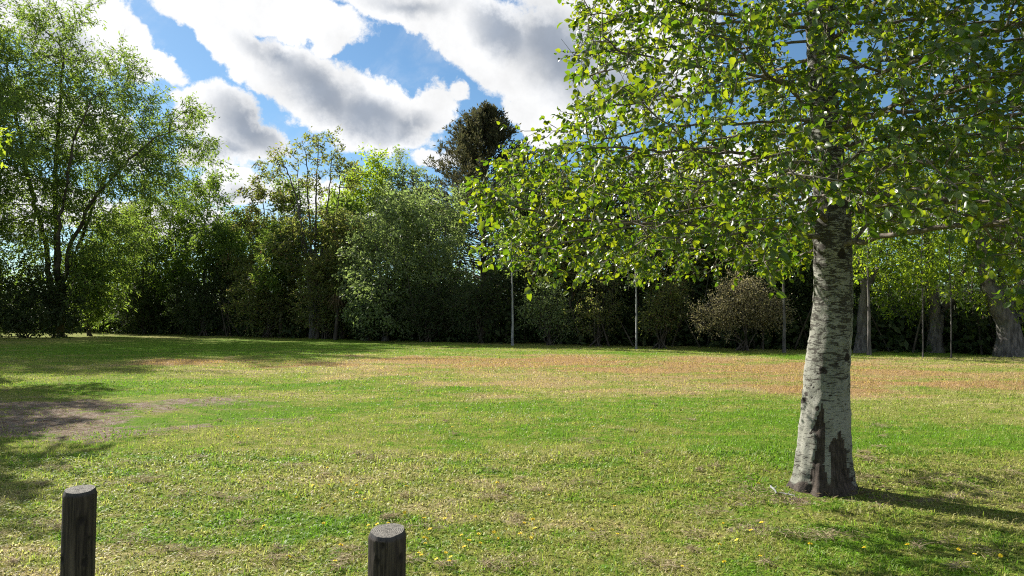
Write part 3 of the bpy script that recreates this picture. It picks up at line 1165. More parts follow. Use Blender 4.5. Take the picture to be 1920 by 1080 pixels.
def build_willow():
    b = ground_at(112, 631)
    b.z = -0.03
    w = px_tree('willow_tree', 'tall many-stemmed willow with feathery foliage standing left of the far lawn', b,
            [([(108, 560, 0), (102, 440, .2), (96, 320, .4), (108, 190, .3), (118, 95, 0)], 0.26),
             ([(120, 540, 0), (140, 470, -.6), (195, 390, -1.5), (255, 330, -2), (325, 275, -2.4)], 0.19),
             ([(96, 550, 0), (70, 450, .8), (35, 350, 1.2), (8, 240, 1.5), (-15, 130, 1.6)], 0.22),
             ([(114, 540, 0), (140, 430, 1), (165, 320, 2), (195, 200, 2.4), (215, 110, 2.6)], 0.17),
             ([(112, 560, 0), (135, 520, -1.5), (165, 450, -3), (200, 300, -3.6), (240, 220, -4)], 0.18)],
            [(112, 118, 92, 84, 1), (30, 165, 105, 115, .9), (195, 200, 76, 84, 1), (60, 310, 130, 90, .8), (240, 290, 100, 75, 1), (310, 258, 46, 40, 1.2), (150, 400, 110, 80, .8),
             (-110, 260, 130, 150, .7), (215, 400, 60, 60, .8), (190, 480, 60, 60, .7), (0, 430, 90, 70, .6), (-10, 62, 60, 44, .8), (345, 240, 28, 20, 1.2)],
            2700, LF('willow', 6, 0.22, 0.06, 0.12, 0.3, 0.3, 0.4), 'bark_dark', 21, depth=0.85, step=0.55, infl=3.6, kill=0.75, tip=0.016, expo=2.4,
            trop=(0, 0, 0.10), twig=dict(n=3, L=0.95, droop=0.15), clump=0.95, ncl=170)
    copy_tree(w, 'second big willow cut off by the left edge of the picture', (-36.5, 42.5, -0.03), 2.4, 0.95)


def build_edge_trees():
    # --- behind the willow: bare-stemmed sparse trees
    b = on_edge(300, 5)
    px_tree('sparse_tree', 'thin many-stemmed tree with nearly bare tops just right of the willow', b,
            [([(292, 560, 0), (288, 470), (280, 380), (272, 318)], 0.13), ([(305, 560, 0), (315, 460), (322, 380), (318, 312)], 0.12), ([(310, 560, 0), (334, 470), (348, 380), (352, 318)], 0.10),
             ([(298, 560, 0), (262, 470), (248, 390)], 0.10)],
            [(285, 370, 34, 60, 1), (330, 370, 36, 62, 1), (300, 470, 60, 50, .7), (350, 350, 24, 40, .8), (250, 420, 40, 50, .6)], 520, LF('olive', 5, 0.15, 0.07, 0.12, 0.25), 'bark_dark', 31,
            step=0.4, infl=2.4, kill=0.55, tip=0.014, twig=dict(n=1, L=0.5), group=G_WOOD)
    b = on_edge(385, 3)
    tg = px_tree('broadleaf_tree', 'dark leafy tree with a rounded top beside the bare-topped stems', b,
            [([(384, 540, 0), (380, 450), (388, 370)], 0.14), ([(390, 540, 0), (402, 460), (408, 390)], 0.10)],
            [(392, 365, 30, 38, 1.2), (375, 420, 40, 40, 1), (400, 470, 46, 50, .9), (360, 500, 40, 40, .8)], 300, LF('green', 8, 0.15, 0.07, 0.16), 'bark_dark', 32, step=0.4, infl=2.4, kill=0.5, twig=dict(n=2, L=0.4), group=G_WOOD, clump=0.5, ncl=30)
    b = on_edge(225, 6)
    px_tree('broadleaf_tree', 'sunlit yellow-green tree in the gap between the willow and the bare-topped stems', b,
            [([(225, 560, 0), (222, 500), (228, 430)], 0.14), ([(230, 560, 0), (244, 490), (250, 440)], 0.11), ([(222, 560, 0), (204, 500), (194, 450)], 0.11)],
            [(228, 440, 50, 44, 1), (200, 490, 50, 44, 1), (255, 490, 50, 50, 1), (225, 545, 70, 40, .9), (160, 520, 40, 50, .8)], 520, LF('lime', 7, 0.17, 0.065, 0.14), 'bark_dark', 30, step=0.4, infl=2.4, kill=0.5, twig=dict(n=2, L=0.5, droop=0.15), group=G_WOOD, clump=0.5, ncl=44)
    b = on_edge(445, 7)
    tp = px_tree('broadleaf_tree', 'low pale-leaved tree in the dip between the dark tree and the gum', b,
            [([(445, 540, 0), (440, 470), (446, 420)], 0.13), ([(450, 540, 0), (466, 480), (470, 430)], 0.10)],
            [(440, 430, 40, 34, 1), (470, 450, 44, 44, 1), (430, 490, 46, 46, .8)], 380, LF('willow', 9, 0.2, 0.08, 0.16), 'bark_dark', 33, step=0.4, infl=2.4, kill=0.55, twig=dict(n=2, L=0.45), group=G_WOOD)
    b = on_edge(498, 3)
    px_tree('sparse_tree', 'slim leaning tree with small leafy tufts left of the tall gum', b,
            [([(500, 560, 0), (502, 470), (494, 410), (488, 360)], 0.11), ([(505, 560, 0), (518, 470), (524, 400)], 0.09)],
            [(488, 358, 26, 16, 1.3), (522, 382, 26, 18, 1.2), (480, 410, 30, 20, 1), (510, 450, 40, 40, .9), (480, 490, 40, 40, .8)], 420, LF('olive', 7, 0.17, 0.075, 0.12), 'bark_dark', 34, step=0.36, infl=2.2, kill=0.5, twig=dict(n=2, L=0.4), group=G_WOOD, clump=0.42, ncl=30)
    for src, px, back, rz, sc, label in ((tg, 330, 3.5, 2.1, 0.9, 'dark leafy tree below the bare-topped stems, nearest the willow'), (tp, 418, 2.5, 4.0, 0.85, 'pale-leaved tree close on the right of the dark leafy tree'),
                                         (tg, 545, 4.5, 3.6, 0.92, 'dark leafy tree tucked behind the left stems of the gum'), (tp, 525, 1.2, 1.2, 0.8, 'short pale-leaved tree in front of the gum\'s left stems'),
                                         (tp, 640, 6.0, 5.2, 1.05, 'pale-leaved tree behind the right stems of the gum'), (tg, 265, 3.0, 5.0, 0.85, 'dark leafy tree behind the sunlit yellow-green tree')):
        copy_tree(src, label, on_edge(px, back), rz, sc)
    # --- the tall gum with bare rising stems
    b = on_edge(586, 1.5)
    px_tree('gum_tree', 'tall gum with bare upswept stems and a thin open crown against the cloud', b,
            [([(580, 540, 0), (572, 440), (556, 370), (536, 315), (524, 300)], 0.13), ([(584, 540, 0), (580, 430), (576, 350), (572, 288)], 0.13), ([(590, 540, 0), (594, 430), (596, 350), (594, 275)], 0.12),
             ([(594, 540, 0), (606, 440), (616, 360), (622, 300)], 0.12), ([(598, 540, 0), (618, 450), (634, 380), (642, 325)], 0.10), ([(586, 540, 0), (566, 450), (560, 360), (558, 300)], 0.09)],
            [(530, 304, 18, 18, 1.3), (560, 292, 22, 18, 1.3), (592, 274, 26, 14, 1.3), (620, 296, 22, 22, 1.2), (640, 330, 14, 26, 1.1), (548, 340, 22, 22, .7), (600, 330, 30, 30, .5),
             (560, 460, 44, 50, .9), (620, 450, 40, 56, .9)], 560, LF('olive', 6, 0.17, 0.065, 0.10, 0.3), 'bark_grey', 35, step=0.34, infl=2.0, kill=0.42, tip=0.014, twig=dict(n=1, L=0.4), group=G_WOOD, clump=0.36, ncl=52)
    # --- bright willow behind, silver-green trees in front
    b = on_edge(690, 9)
    px_tree('willow_tree', 'bright yellow-green willow rising behind the silvery trees', b,
            [([(690, 520, 0), (684, 430), (676, 350)], 0.20), ([(695, 520, 0), (706, 430), (712, 350)], 0.16)],
            [(680, 362, 36, 36, 1.2), (708, 350, 26, 28, 1.2), (665, 420, 44, 46, 1), (715, 420, 50, 50, .8)], 620, LF('lime', 9, 0.22, 0.07, 0.16, 0.3), 'bark_grey', 36, step=0.45, infl=2.8, kill=0.55, twig=dict(n=2, L=0.6, droop=0.1), group=G_WOOD, clump=0.6, ncl=40)
    b = on_edge(757, 8)
    px_tree('silver_tree', 'grey-green tree with a feathery pointed top left of the conifer', b,
            [([(757, 520, 0), (756, 420), (755, 320)], 0.18), ([(762, 520, 0), (774, 430), (778, 360)], 0.12)],
            [(756, 324, 20, 22, 1.5), (768, 360, 32, 30, 1.1), (745, 390, 44, 40, 1), (790, 410, 44, 50, 1), (760, 460, 60, 50, .7)], 640, LF('silver', 7, 0.18, 0.06, 0.15, 0.25), 'bark_grey', 37, step=0.42, infl=2.6, kill=0.52, twig=dict(n=2, L=0.5), group=G_WOOD, clump=0.5, ncl=44)
    b = on_edge(722, 0.6)
    px_tree('silver_tree', 'broad silvery green tree leafy to the ground in the middle of the tree line', b,
            [([(720, 580, 0), (712, 500), (700, 430)], 0.16), ([(728, 580, 0), (742, 500), (750, 420)], 0.15), ([(724, 580, 0), (726, 480), (724, 400)], 0.12)],
            [(700, 440, 40, 46, 1), (745, 420, 44, 44, 1.1), (722, 500, 70, 50, 1), (735, 570, 80, 44, .9), (690, 540, 44, 50, .8), (780, 500, 40, 60, .9)], 900, LF('silver', 6, 0.15, 0.065, 0.13), 'bark_grey', 38, step=0.36, infl=2.2, kill=0.42, twig=dict(n=2, L=0.4), group=G_WOOD, clump=0.5, ncl=64)
    b = on_edge(812, 2.5)
    px_tree('silver_tree', 'dense grey-green tree tight against the foot of the brown conifer', b,
            [([(812, 570, 0), (806, 480), (800, 400)], 0.16), ([(818, 570, 0), (832, 480), (836, 420)], 0.13)],
            [(800, 410, 40, 44, 1.1), (836, 430, 36, 50, 1), (815, 500, 66, 56, 1), (830, 580, 64, 40, .8)], 700, LF('silver', 6, 0.16, 0.07, 0.14), 'bark_grey', 39, step=0.38, infl=2.2, kill=0.46, twig=dict(n=2, L=0.42), group=G_WOOD, clump=0.5, ncl=48)
    b = on_edge(640, 1.5)
    px_tree('broadleaf_tree', 'dull olive tree wedged between the gum and the silvery tree', b,
            [([(642, 570, 0), (644, 500), (648, 440)], 0.13), ([(646, 570, 0), (660, 500), (664, 450)], 0.10)],
            [(650, 450, 34, 34, 1), (640, 510, 44, 44, 1), (665, 560, 44, 44, .8)], 460, LF('olive', 9, 0.16, 0.07, 0.13), 'bark_dark', 40, step=0.36, infl=2.2, kill=0.45, twig=dict(n=2, L=0.4), group=G_WOOD, clump=0.45, ncl=34)
    # --- brown conifer: whorls on a straight stem
    build_conifer()
    # --- dense dark trees behind the near tree's foliage
    for (px, back, lobes, mat, label, seed) in (
            (1000, 4, [(985, 400, 50, 50, 1), (1010, 470, 60, 50, 1), (975, 540, 50, 50, .9), (1020, 350, 40, 40, .8)], 'dark', 'dark green tree right of the conifer behind the first pale pole trunk', 51),
            (1085, 3, [(1080, 420, 56, 56, 1), (1060, 500, 60, 50, 1), (1110, 520, 54, 50, 1), (1090, 350, 44, 40, .8)], 'olive', 'dull green tree half hidden behind the near tree\'s lowest leaves', 52),
            (1190, 4, [(1180, 400, 60, 60, 1), (1220, 470, 60, 50, 1), (1160, 500, 50, 50, 1), (1200, 330, 40, 40, .8)], 'dark', 'dark tree rising behind the second pale pole trunk', 53),
            (1300, 4, [(1290, 400, 66, 60, 1), (1330, 480, 60, 50, 1), (1270, 500, 50, 50, 1), (1320, 330, 50, 40, .8)], 'olive', 'dull olive tree rising left of the buff flowering shrub', 54),
            (1425, 5, [(1410, 450, 60, 50, 1), (1460, 490, 56, 50, 1), (1380, 490, 50, 50, 1)], 'willow', 'green tree standing behind the buff flowering shrub', 55),
            (1540, 4, [(1530, 490, 50, 40, 1), (1570, 510, 50, 40, 1), (1500, 510, 50, 40, 1)], 'dark', 'dark tree hidden behind the near tree\'s pale trunk', 56)):
        b = on_edge(px, back)
        px_tree('broadleaf_tree', label, b, [([(px, 560, 0), (px - 6, 480), (px - 10, 400)], 0.16), ([(px + 6, 560, 0), (px + 22, 480), (px + 26, 420)], 0.12)],
                lobes, 520, LF(mat, 9, 0.16, 0.075, 0.14), 'bark_dark', seed, step=0.38, infl=2.4, kill=0.48, twig=dict(n=2, L=0.42), group=G_WOOD, clump=0.5, ncl=44)
    # --- slender pale poles
    for (px, py, top, w, label, seed) in ((961, 642, 400, 5.5, 'slender pale grey pole-like tree right of the conifer, nearest the middle', 61), (1193, 648, 420, 4.6, 'slender pale pole-like tree below the near tree\'s hanging leaves', 62),
                                          (1470, 653, 400, 7, 'slender grey trunk rising out of the right side of the buff shrub', 63), (1730, 664, 430, 2.8, 'thin grey pole trunk just left of the forked willow', 64),
                                          (1783, 665, 430, 2.8, 'thin pole trunk just right of the forked willow', 65), (1629, 664, 420, 8, 'slim dark trunk close behind the leaning trunk', 66)):
        b = ground_at(px, edge_y(px) + 1.5)
        b.z = -0.03
        px_tree('slender_tree', label, b, [([(px, 560, 0), (px - 1, 500, 0.05), (px + 2, top, 0.1)], 0.46 * w / F * b.y)],
                [(px - 2, top + 60, 26, 60, 1), (px + 5, top + 10, 22, 40, 1), (px, top - 40, 20, 40, .8)], 130, LF('willow' if px < 1400 else 'lime', 5, 0.11, 0.06, 0.10), 'bark_pale' if px < 1400 else 'bark_grey', seed, step=0.3, infl=1.8, kill=0.4, tip=0.010,
                twig=dict(n=2, L=0.3), wob=0.02, group='slender pole trees in front of the wood')
    # --- heavy willows at the right
    b = ground_at(1612, 661)
    b.z = -0.03
    px_tree('willow_tree', 'leaning grey-trunked willow just right of the near trunk', b,
            [([(1616, 610, 0), (1622, 550, 0), (1618, 480, .2), (1604, 400, .4), (1600, 320, .4)], 0.22), ([(1622, 560, 0), (1640, 490, -.3), (1655, 420, -.4), (1662, 340, -.3)], 0.15)],
            [(1600, 330, 56, 60, 1), (1660, 350, 60, 60, 1), (1620, 420, 60, 50, .9), (1670, 470, 40, 40, .8), (1575, 450, 36, 50, .7), (1640, 270, 60, 50, .8)], 760, LF('lime', 5, 0.12, 0.042, 0.10, 0.3), 'bark_grey', 71, step=0.32, infl=2.0, kill=0.4, tip=0.009,
            twig=dict(n=2, L=0.42, droop=0.2), group='heavy willows at the right end of the lawn', clump=0.45, ncl=60)
    b = ground_at(1754, 662)
    b.z = -0.03
    px_tree('willow_tree', 'grey willow whose thick trunk forks low into two limbs', b,
            [([(1754, 620, 0), (1752, 585, 0), (1745, 520, 0), (1738, 450, 0), (1722, 380, 0), (1716, 320, 0)], 0.27), ([(1762, 590, 0), (1778, 560, -.2), (1795, 510, -.4), (1822, 440, -.6), (1840, 370, -.5)], 0.19),
             ([(1752, 585, 0), (1756, 500, .5), (1764, 430, .8), (1770, 350, .9)], 0.17)],
            [(1710, 360, 60, 60, 1), (1770, 340, 60, 60, 1), (1830, 370, 56, 60, 1), (1720, 450, 50, 50, .9), (1790, 460, 56, 46, .9), (1700, 520, 36, 40, .7), (1760, 270, 80, 50, .8), (1735, 545, 26, 20, .7)], 900, LF('lime', 5, 0.12, 0.042, 0.10, 0.3), 'bark_grey', 72,
            step=0.32, infl=2.0, kill=0.4, tip=0.009, twig=dict(n=2, L=0.42, droop=0.2), group='heavy willows at the right end of the lawn', clump=0.45, ncl=70)
    b = ground_at(1893, 669)
    b.z = -0.03
    px_tree('willow_tree', 'massive willow with a swollen grey trunk and curved limb at the right edge', b,
            [([(1894, 635, 0), (1888, 606, 0), (1868, 572, 0), (1850, 520, 0), (1838, 450, 0), (1826, 380, 0)], 0.42), ([(1900, 610, 0), (1930, 580, 0), (1952, 520, 0), (1962, 430, 0)], 0.28), ([(1898, 600, 0), (1900, 520, .6), (1906, 440, .9), (1910, 350, 1)], 0.22)],
            [(1840, 400, 56, 60, 1), (1905, 370, 60, 60, 1), (1970, 400, 60, 70, 1), (1890, 470, 56, 46, .9), (1860, 540, 30, 26, .6), (1900, 290, 80, 50, .8), (1990, 500, 60, 50, .8), (1915, 555, 22, 26, .9)], 900, LF('lime', 5, 0.12, 0.042, 0.10, 0.3), 'bark_grey', 73,
            step=0.32, infl=2.0, kill=0.4, tip=0.009, twig=dict(n=2, L=0.42, droop=0.2), group='heavy willows at the right end of the lawn', clump=0.45, ncl=70)


def build_conifer():
    rng = np.random.default_rng(41)
    b = on_edge(908, 12)
    d = b.y
    root = thing('conifer_tree', 'tall brownish conifer with a ragged pointed crown', 'tree', b, G_WOOD)
    H = z_of(212, d)
    n = 60
    zt = np.linspace(0, H - 0.2, n)
    P0 = np.stack([0.08 * np.sin(zt), 0 * zt, zt], 1)
    r = 0.24 * (1 - zt / H) + 0.02
    V, Q = sticks(P0[:-1], P0[1:], r[:-1], r[1:], sides=9)
    obj('trunk', mesh_np('trunk', V, Q, mat=MAT['bark_dark'], smooth=True), root)
    base_r = 225 / F * d
    a, bb, rr0 = [], [], []
    lp, la = [], []
    m = 360
    for i in range(m):
        z = H * (0.12 + 0.86 * (i / m) ** 0.95)
        f = (z / H - 0.12) / 0.88
        L = base_r * (1 - f) ** 0.85 * rng.uniform(0.65, 1.1) + 0.3
        th = rng.uniform(0, 2 * np.pi)
        p = np.array([0, 0, z])
        dr = np.array([math.cos(th), math.sin(th), 0.2 + 0.9 * f ** 3 + rng.normal(0, 0.1)])
        k = 6
        for s in range(k):
            q = p + unit(dr) * L / k
            a.append(p)
            bb.append(q)
            rr0.append(0.03 * (1 - s / k) + 0.008)
            dr = dr + np.array([0, 0, 0.05]) + rng.normal(0, 0.07, 3)
            if s >= 1:
                for _ in range(4):
                    sd = unit(dr + rng.normal(0, 0.6, 3) + np.array([0, 0, 0.35]))
                    q2 = q + sd * rng.uniform(0.35, 0.8) * min(1, 0.4 + L / 2.5)
                    a.append(q)
                    bb.append(q2)
                    rr0.append(0.009)
                    for _ in range(8):
                        lp.append(q + (q2 - q) * rng.random() + rng.normal(0, 0.05, 3))
                        la.append(sd + rng.normal(0, 0.4, 3))
            p = q
    a, bb, rr0 = np.array(a), np.array(bb), np.array(rr0)
    V, Q = sticks(a, bb, rr0, rr0 * 0.6, sides=3)
    obj('branches', mesh_np('branches', V, Q, mat=MAT['bark_dark']), root, kind='stuff')
    lp, la = np.array(lp), np.array(la)
    V, T, tint = leaf_mesh(lp, la, rng.uniform(0.14, 0.32, len(lp)), rng.uniform(0.06, 0.11, len(lp)), LEAF4, 0.4, rng)
    obj('crown', mesh_np('crown', V, None, T, MAT['brown'], attrs={'tint': ('FLOAT', tint)}), root, kind='stuff')


def build_cabbage(px, py_head, back, label, seed):
    rng = np.random.default_rng(seed)
    b = on_edge(px, back)
    d = b.y
    root = thing('cabbage_tree', label, 'tree', b, 'spiky cabbage trees under the gum')
    h = z_of(py_head, d)
    zt = np.linspace(0, h, 14)
    P0 = np.stack([0.12 * np.sin(zt * 0.8), 0.05 * zt, zt], 1)
    r = np.linspace(0.13, 0.08, 14)
    V, Q = sticks(P0[:-1], P0[1:], r[:-1], r[1:], sides=8)
    obj('trunk', mesh_np('trunk', V, Q, mat=MAT['bark_dark'], smooth=True), root)
    top = P0[-1]

    def blades(n, lo, hi, L, mat, name):
        th = rng.uniform(0, 2 * np.pi, n)
        el = rng.uniform(lo, hi, n)
        D = np.stack([np.cos(th) * np.cos(el), np.sin(th) * np.cos(el), np.sin(el)], 1)
        V, T, tint = leaf_mesh(np.repeat(top[None], n, 0) + rng.normal(0, 0.06, (n, 3)), D, rng.uniform(0.7, 1, n) * L, np.full(n, 0.05), LEAF4, 0.8, rng)
        obj(name, mesh_np(name, V, None, T, MAT[mat], attrs={'tint': ('FLOAT', tint)}), root)
    blades(140, -0.3, 1.4, 0.85, 'olive', 'leaf_head')
    blades(160, -1.5, -0.8, 1.3, 'straw_leaf', 'dead_leaf_skirt')


def make_shrub(name, label, base, lobes, mat, seed, n=5200, L=0.13, W=0.065, cat='shrub', group=None, stems=9, wood_mat='bark_dark'):
    """many thin stems from one foot, leaves through the outer part of the lobes (x, y, z, rx, ry, rz)"""
    rng = np.random.default_rng(seed)
    root = thing(name, label, cat, base, group)
    E_ = np.array(lobes, float)
    vol = E_[:, 3] * E_[:, 4] * E_[:, 5]
    k = rng.choice(len(E_), n, p=vol / vol.sum())
    # sprigs first, then leaves on each sprig: gaps and clumps instead of an even haze
    ns = max(60, n // 14)
    ks = rng.choice(len(E_), ns, p=vol / vol.sum())
    sd = unit(rng.normal(size=(ns, 3)))
    sp = E_[ks, :3] + sd * E_[ks, 3:6] * (rng.random(ns) ** 0.45)[:, None] * rng.uniform(0.8, 1.1, ns)[:, None]
    sp[:, 2] = np.maximum(sp[:, 2], 0.15)
    q = rng.integers(0, ns, n)
    sdir = unit(sd + rng.normal(0, 0.5, (ns, 3)))
    lp = sp[q] + sdir[q] * rng.uniform(-0.25, 0.3, n)[:, None] + rng.normal(0, 0.07, (n, 3))
    lp[:, 2] = np.maximum(lp[:, 2], 0.06)
    ax = sdir[q] * 0.6 + rng.normal(0, 0.6, (n, 3))
    V, T, tint = leaf_mesh(lp, ax, rng.uniform(0.7, 1.3, n) * L, rng.uniform(0.7, 1.3, n) * W, LEAF4, 0.5, rng)
    obj('foliage', mesh_np('foliage', V, None, T, MAT[mat], attrs={'tint': ('FLOAT', tint)}), root, kind='stuff')
    a, b, r = [], [], []
    for s in range(stems):
        t = sp[rng.integers(0, ns)]
        p = np.array([rng.normal(0, 0.18), rng.normal(0, 0.18), -0.05])
        for j in range(6):
            f = (j + 1) / 6
            qn = np.array([t[0] * f ** 1.4, t[1] * f ** 1.4, t[2] * f]) + rng.normal(0, 0.06, 3)
            a.append(p)
            b.append(qn)
            r.append(0.04 * (1 - f) + 0.012)
            p = qn
    a, b, r = np.array(a), np.array(b), np.array(r)
    parts = [sticks(a, b, r, r * 0.8, sides=4), sticks(sp - sdir * 0.35, sp + sdir * 0.25, np.full(ns, 0.008), np.full(ns, 0.004), sides=3)]
    V, Q = cat_mesh(parts)
    obj('stems', mesh_np('stems', V, Q, mat=MAT[wood_mat]), root, kind='stuff')
    return root


def lobes_px(base, lst, depth=0.8):
    d = base.y
    r = []
    for (px, py, sx, sy) in lst:
        p = at(px, py, d)
        r.append((p.x - base.x, 0, p.z - base.z, sx / F * d, sx / F * d * depth, sy / F * d))
    return r


def build_shrubs():
    G = 'shrubs along the foot of the wood'

    def sh(px, back, lst, mat, label, seed, n=5200, L=0.13, W=0.065, base=None):
        b = base or on_edge(px, back)
        b.z = -0.03
        make_shrub('shrub', label, b, lobes_px(b, lst), mat, seed, n, L, W, group=G)
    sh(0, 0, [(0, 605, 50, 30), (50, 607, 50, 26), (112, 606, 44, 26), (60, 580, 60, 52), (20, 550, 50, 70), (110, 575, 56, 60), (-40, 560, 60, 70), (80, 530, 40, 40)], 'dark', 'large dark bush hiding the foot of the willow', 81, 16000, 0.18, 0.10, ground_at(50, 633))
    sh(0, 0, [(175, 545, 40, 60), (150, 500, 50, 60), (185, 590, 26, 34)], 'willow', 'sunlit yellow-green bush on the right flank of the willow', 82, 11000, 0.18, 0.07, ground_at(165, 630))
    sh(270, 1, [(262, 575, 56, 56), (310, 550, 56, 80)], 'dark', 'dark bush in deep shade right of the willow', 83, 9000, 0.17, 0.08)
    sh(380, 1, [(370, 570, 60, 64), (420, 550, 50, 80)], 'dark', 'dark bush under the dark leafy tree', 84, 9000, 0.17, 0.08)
    sh(500, 0.6, [(485, 565, 60, 66), (540, 550, 50, 76)], 'olive', 'dull olive bush below the slim leaning tree', 85, 9500, 0.15, 0.07)
    sh(610, 0.4, [(595, 570, 50, 60), (640, 565, 44, 64)], 'olive', 'twiggy dull bush at the foot of the gum', 86, 7500, 0.14, 0.06)
    sh(690, 0.2, [(690, 600, 40, 34)], 'dark', 'low dark bush at the left foot of the silvery tree', 87, 3000, 0.13, 0.06)
    sh(800, 0.2, [(790, 590, 50, 46), (840, 580, 50, 60)], 'dark', 'rounded dark bush below the conifer', 88, 6000, 0.12, 0.06)
    sh(900, 0.8, [(890, 580, 56, 60), (930, 560, 40, 60)], 'dark', 'tall dark bush left of the first pale pole trunk', 89, 6000, 0.12, 0.06)
    sh(1030, 0.4, [(1020, 575, 46, 50), (1050, 600, 36, 40)], 'silver', 'dull green bush right of the first pale pole trunk', 90, 4200, 0.11, 0.055)
    sh(1120, 0.6, [(1110, 590, 56, 50), (1140, 560, 40, 60)], 'olive', 'bare twiggy bush left of the second pale pole trunk', 91, 2600, 0.11, 0.05)
    sh(1240, 0.5, [(1235, 590, 40, 46), (1260, 560, 40, 50)], 'olive', 'dull green bush right of the second pale pole trunk', 92, 4200, 0.11, 0.055)
    sh(1400, 0, [(1345, 590, 58, 42), (1405, 570, 66, 50), (1450, 592, 42, 40), (1385, 535, 40, 30)], 'buff', 'rounded buff shrub covered in pale seed heads at the lawn edge', 93, 11000, 0.075, 0.045)


def build_understory():
    """the shaded thicket under and behind the trees: one dark mass"""
    rng = np.random.default_rng(97)
    P, L = [], []
    S0, S1 = [], []

    def lump(c, rx, rz, n, lf):
        d = unit(rng.normal(size=(n, 3)))
        d[:, 2] = np.abs(d[:, 2])
        p = np.array(c) + d * np.array([rx, rx, rz]) * (rng.random(n) ** 0.4)[:, None]
        P.append(p)
        L.append(np.full(n, lf))
    for px in np.arange(-420, 2500, 26):
        for back, hs in ((3.0, 0.75), (7.0, 1.0), (12.0, 1.15)):
            b = on_edge(px + rng.uniform(-16, 16), back + rng.uniform(-1, 1)) if px < 2000 else on_edge(2000, back) + Vector(((px - 2000) * 0.02, -(px - 2000) * 0.012, 0))
            h = hs * rng.uniform(2.6, 4.4) * (1.0 if px > 650 else 1.18) * (1.0 if px < 1500 else 0.8)
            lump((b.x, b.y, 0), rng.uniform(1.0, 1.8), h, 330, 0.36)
            for _ in range(4):
                q = np.array([b.x + rng.normal(0, 0.8), b.y + rng.normal(0, 0.8), 0.0])
                S0.append(q)
                S1.append(q + np.array([rng.normal(0, 0.6), rng.normal(0, 0.6), h * rng.uniform(0.7, 1.25)]))
    nnear = len(P)
    # taller far wood behind, closing the view
    for px in np.arange(-500, 2700, 46):
        b = on_edge(min(px, 2000), 19 + rng.uniform(-2, 3))
        if px > 2000:
            b = b + Vector(((px - 2000) * 0.03, 0, 0))
        h = rng.uniform(6.4, 8.6) if 180 < px < 660 else rng.uniform(5.2, 7.0) if px < 1150 else rng.uniform(7.2, 9.4)
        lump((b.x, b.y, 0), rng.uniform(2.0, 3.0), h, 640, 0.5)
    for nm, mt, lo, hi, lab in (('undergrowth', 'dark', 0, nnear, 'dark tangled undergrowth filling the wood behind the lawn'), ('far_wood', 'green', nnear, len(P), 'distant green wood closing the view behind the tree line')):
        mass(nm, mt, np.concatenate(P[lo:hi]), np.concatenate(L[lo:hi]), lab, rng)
    S0, S1 = np.array(S0), np.array(S1)
    V, Q = sticks(S0, S1, np.full(len(S0), 0.045), np.full(len(S0), 0.02), sides=5)
    obj('saplings', mesh_np('saplings', V, Q, mat=MAT['bark_dark']), None, kind='stuff', label='thin bare sapling stems in the shade of the wood', category='saplings')


def mass(name, mat, P, L, label, rng):
    P[:, 2] = np.maximum(P[:, 2], 0.1)
    n = len(P)
    V, T, tint = leaf_mesh(P, rng.normal(size=(n, 3)), L * rng.uniform(0.6, 1.3, n), L * 0.5 * rng.uniform(0.7, 1.3, n), LEAF4, 0.4, rng)
    obj(name, mesh_np(name, V, None, T, MAT[mat], attrs={'tint': ('FLOAT', tint)}), None, kind='stuff', label=label, category=name.replace('_', ' '))


def build_side_trees():
    # trees just outside the left of the picture, whose shade falls on the lawn and whose twigs reach the frame
    for (x, y, h, rr, label, seed) in ((-18.9, 20.0, 11.5, 2.2, 'pale green tree at the left border whose twigs just enter the picture', 101), (-12.8, 12.6, 7.2, 1.2, 'small tree beyond the left border shading the lawn by the post', 102),
                                       (-38, 37, 15, 4.2, 'tall tree beyond the left border shading the far lawn', 103)):
        d = y
        make_tree('broadleaf_tree', label, 'tree', Vector((x, y, -0.03)), [([(0, 0, -0.05), (0.1, 0, h * 0.4), (0, 0.1, h * 0.85)], 0.2)],
                  [(0, 0, h * 0.78, rr, rr, h * 0.2, 1), (0.2, 0, h * 0.62, rr * 1.05, rr * 1.05, h * 0.16, 1)], 420, LF('lime', 8, 0.16, 0.07, 0.12), MAT['bark_grey'], seed, step=0.35, infl=2.4, kill=0.45, twig=dict(n=2, L=0.4, droop=0.1), clump=0.5, ncl=34)


build_willow()
build_edge_trees()
build_cabbage(594, 500, 0.2, 'spiky cabbage tree with a skirt of dead leaves below the gum', 111)
build_cabbage(628, 545, 0.0, 'shorter cabbage tree with drooping dead leaves right of the taller one', 112)
build_shrubs()
build_understory()
build_side_trees()


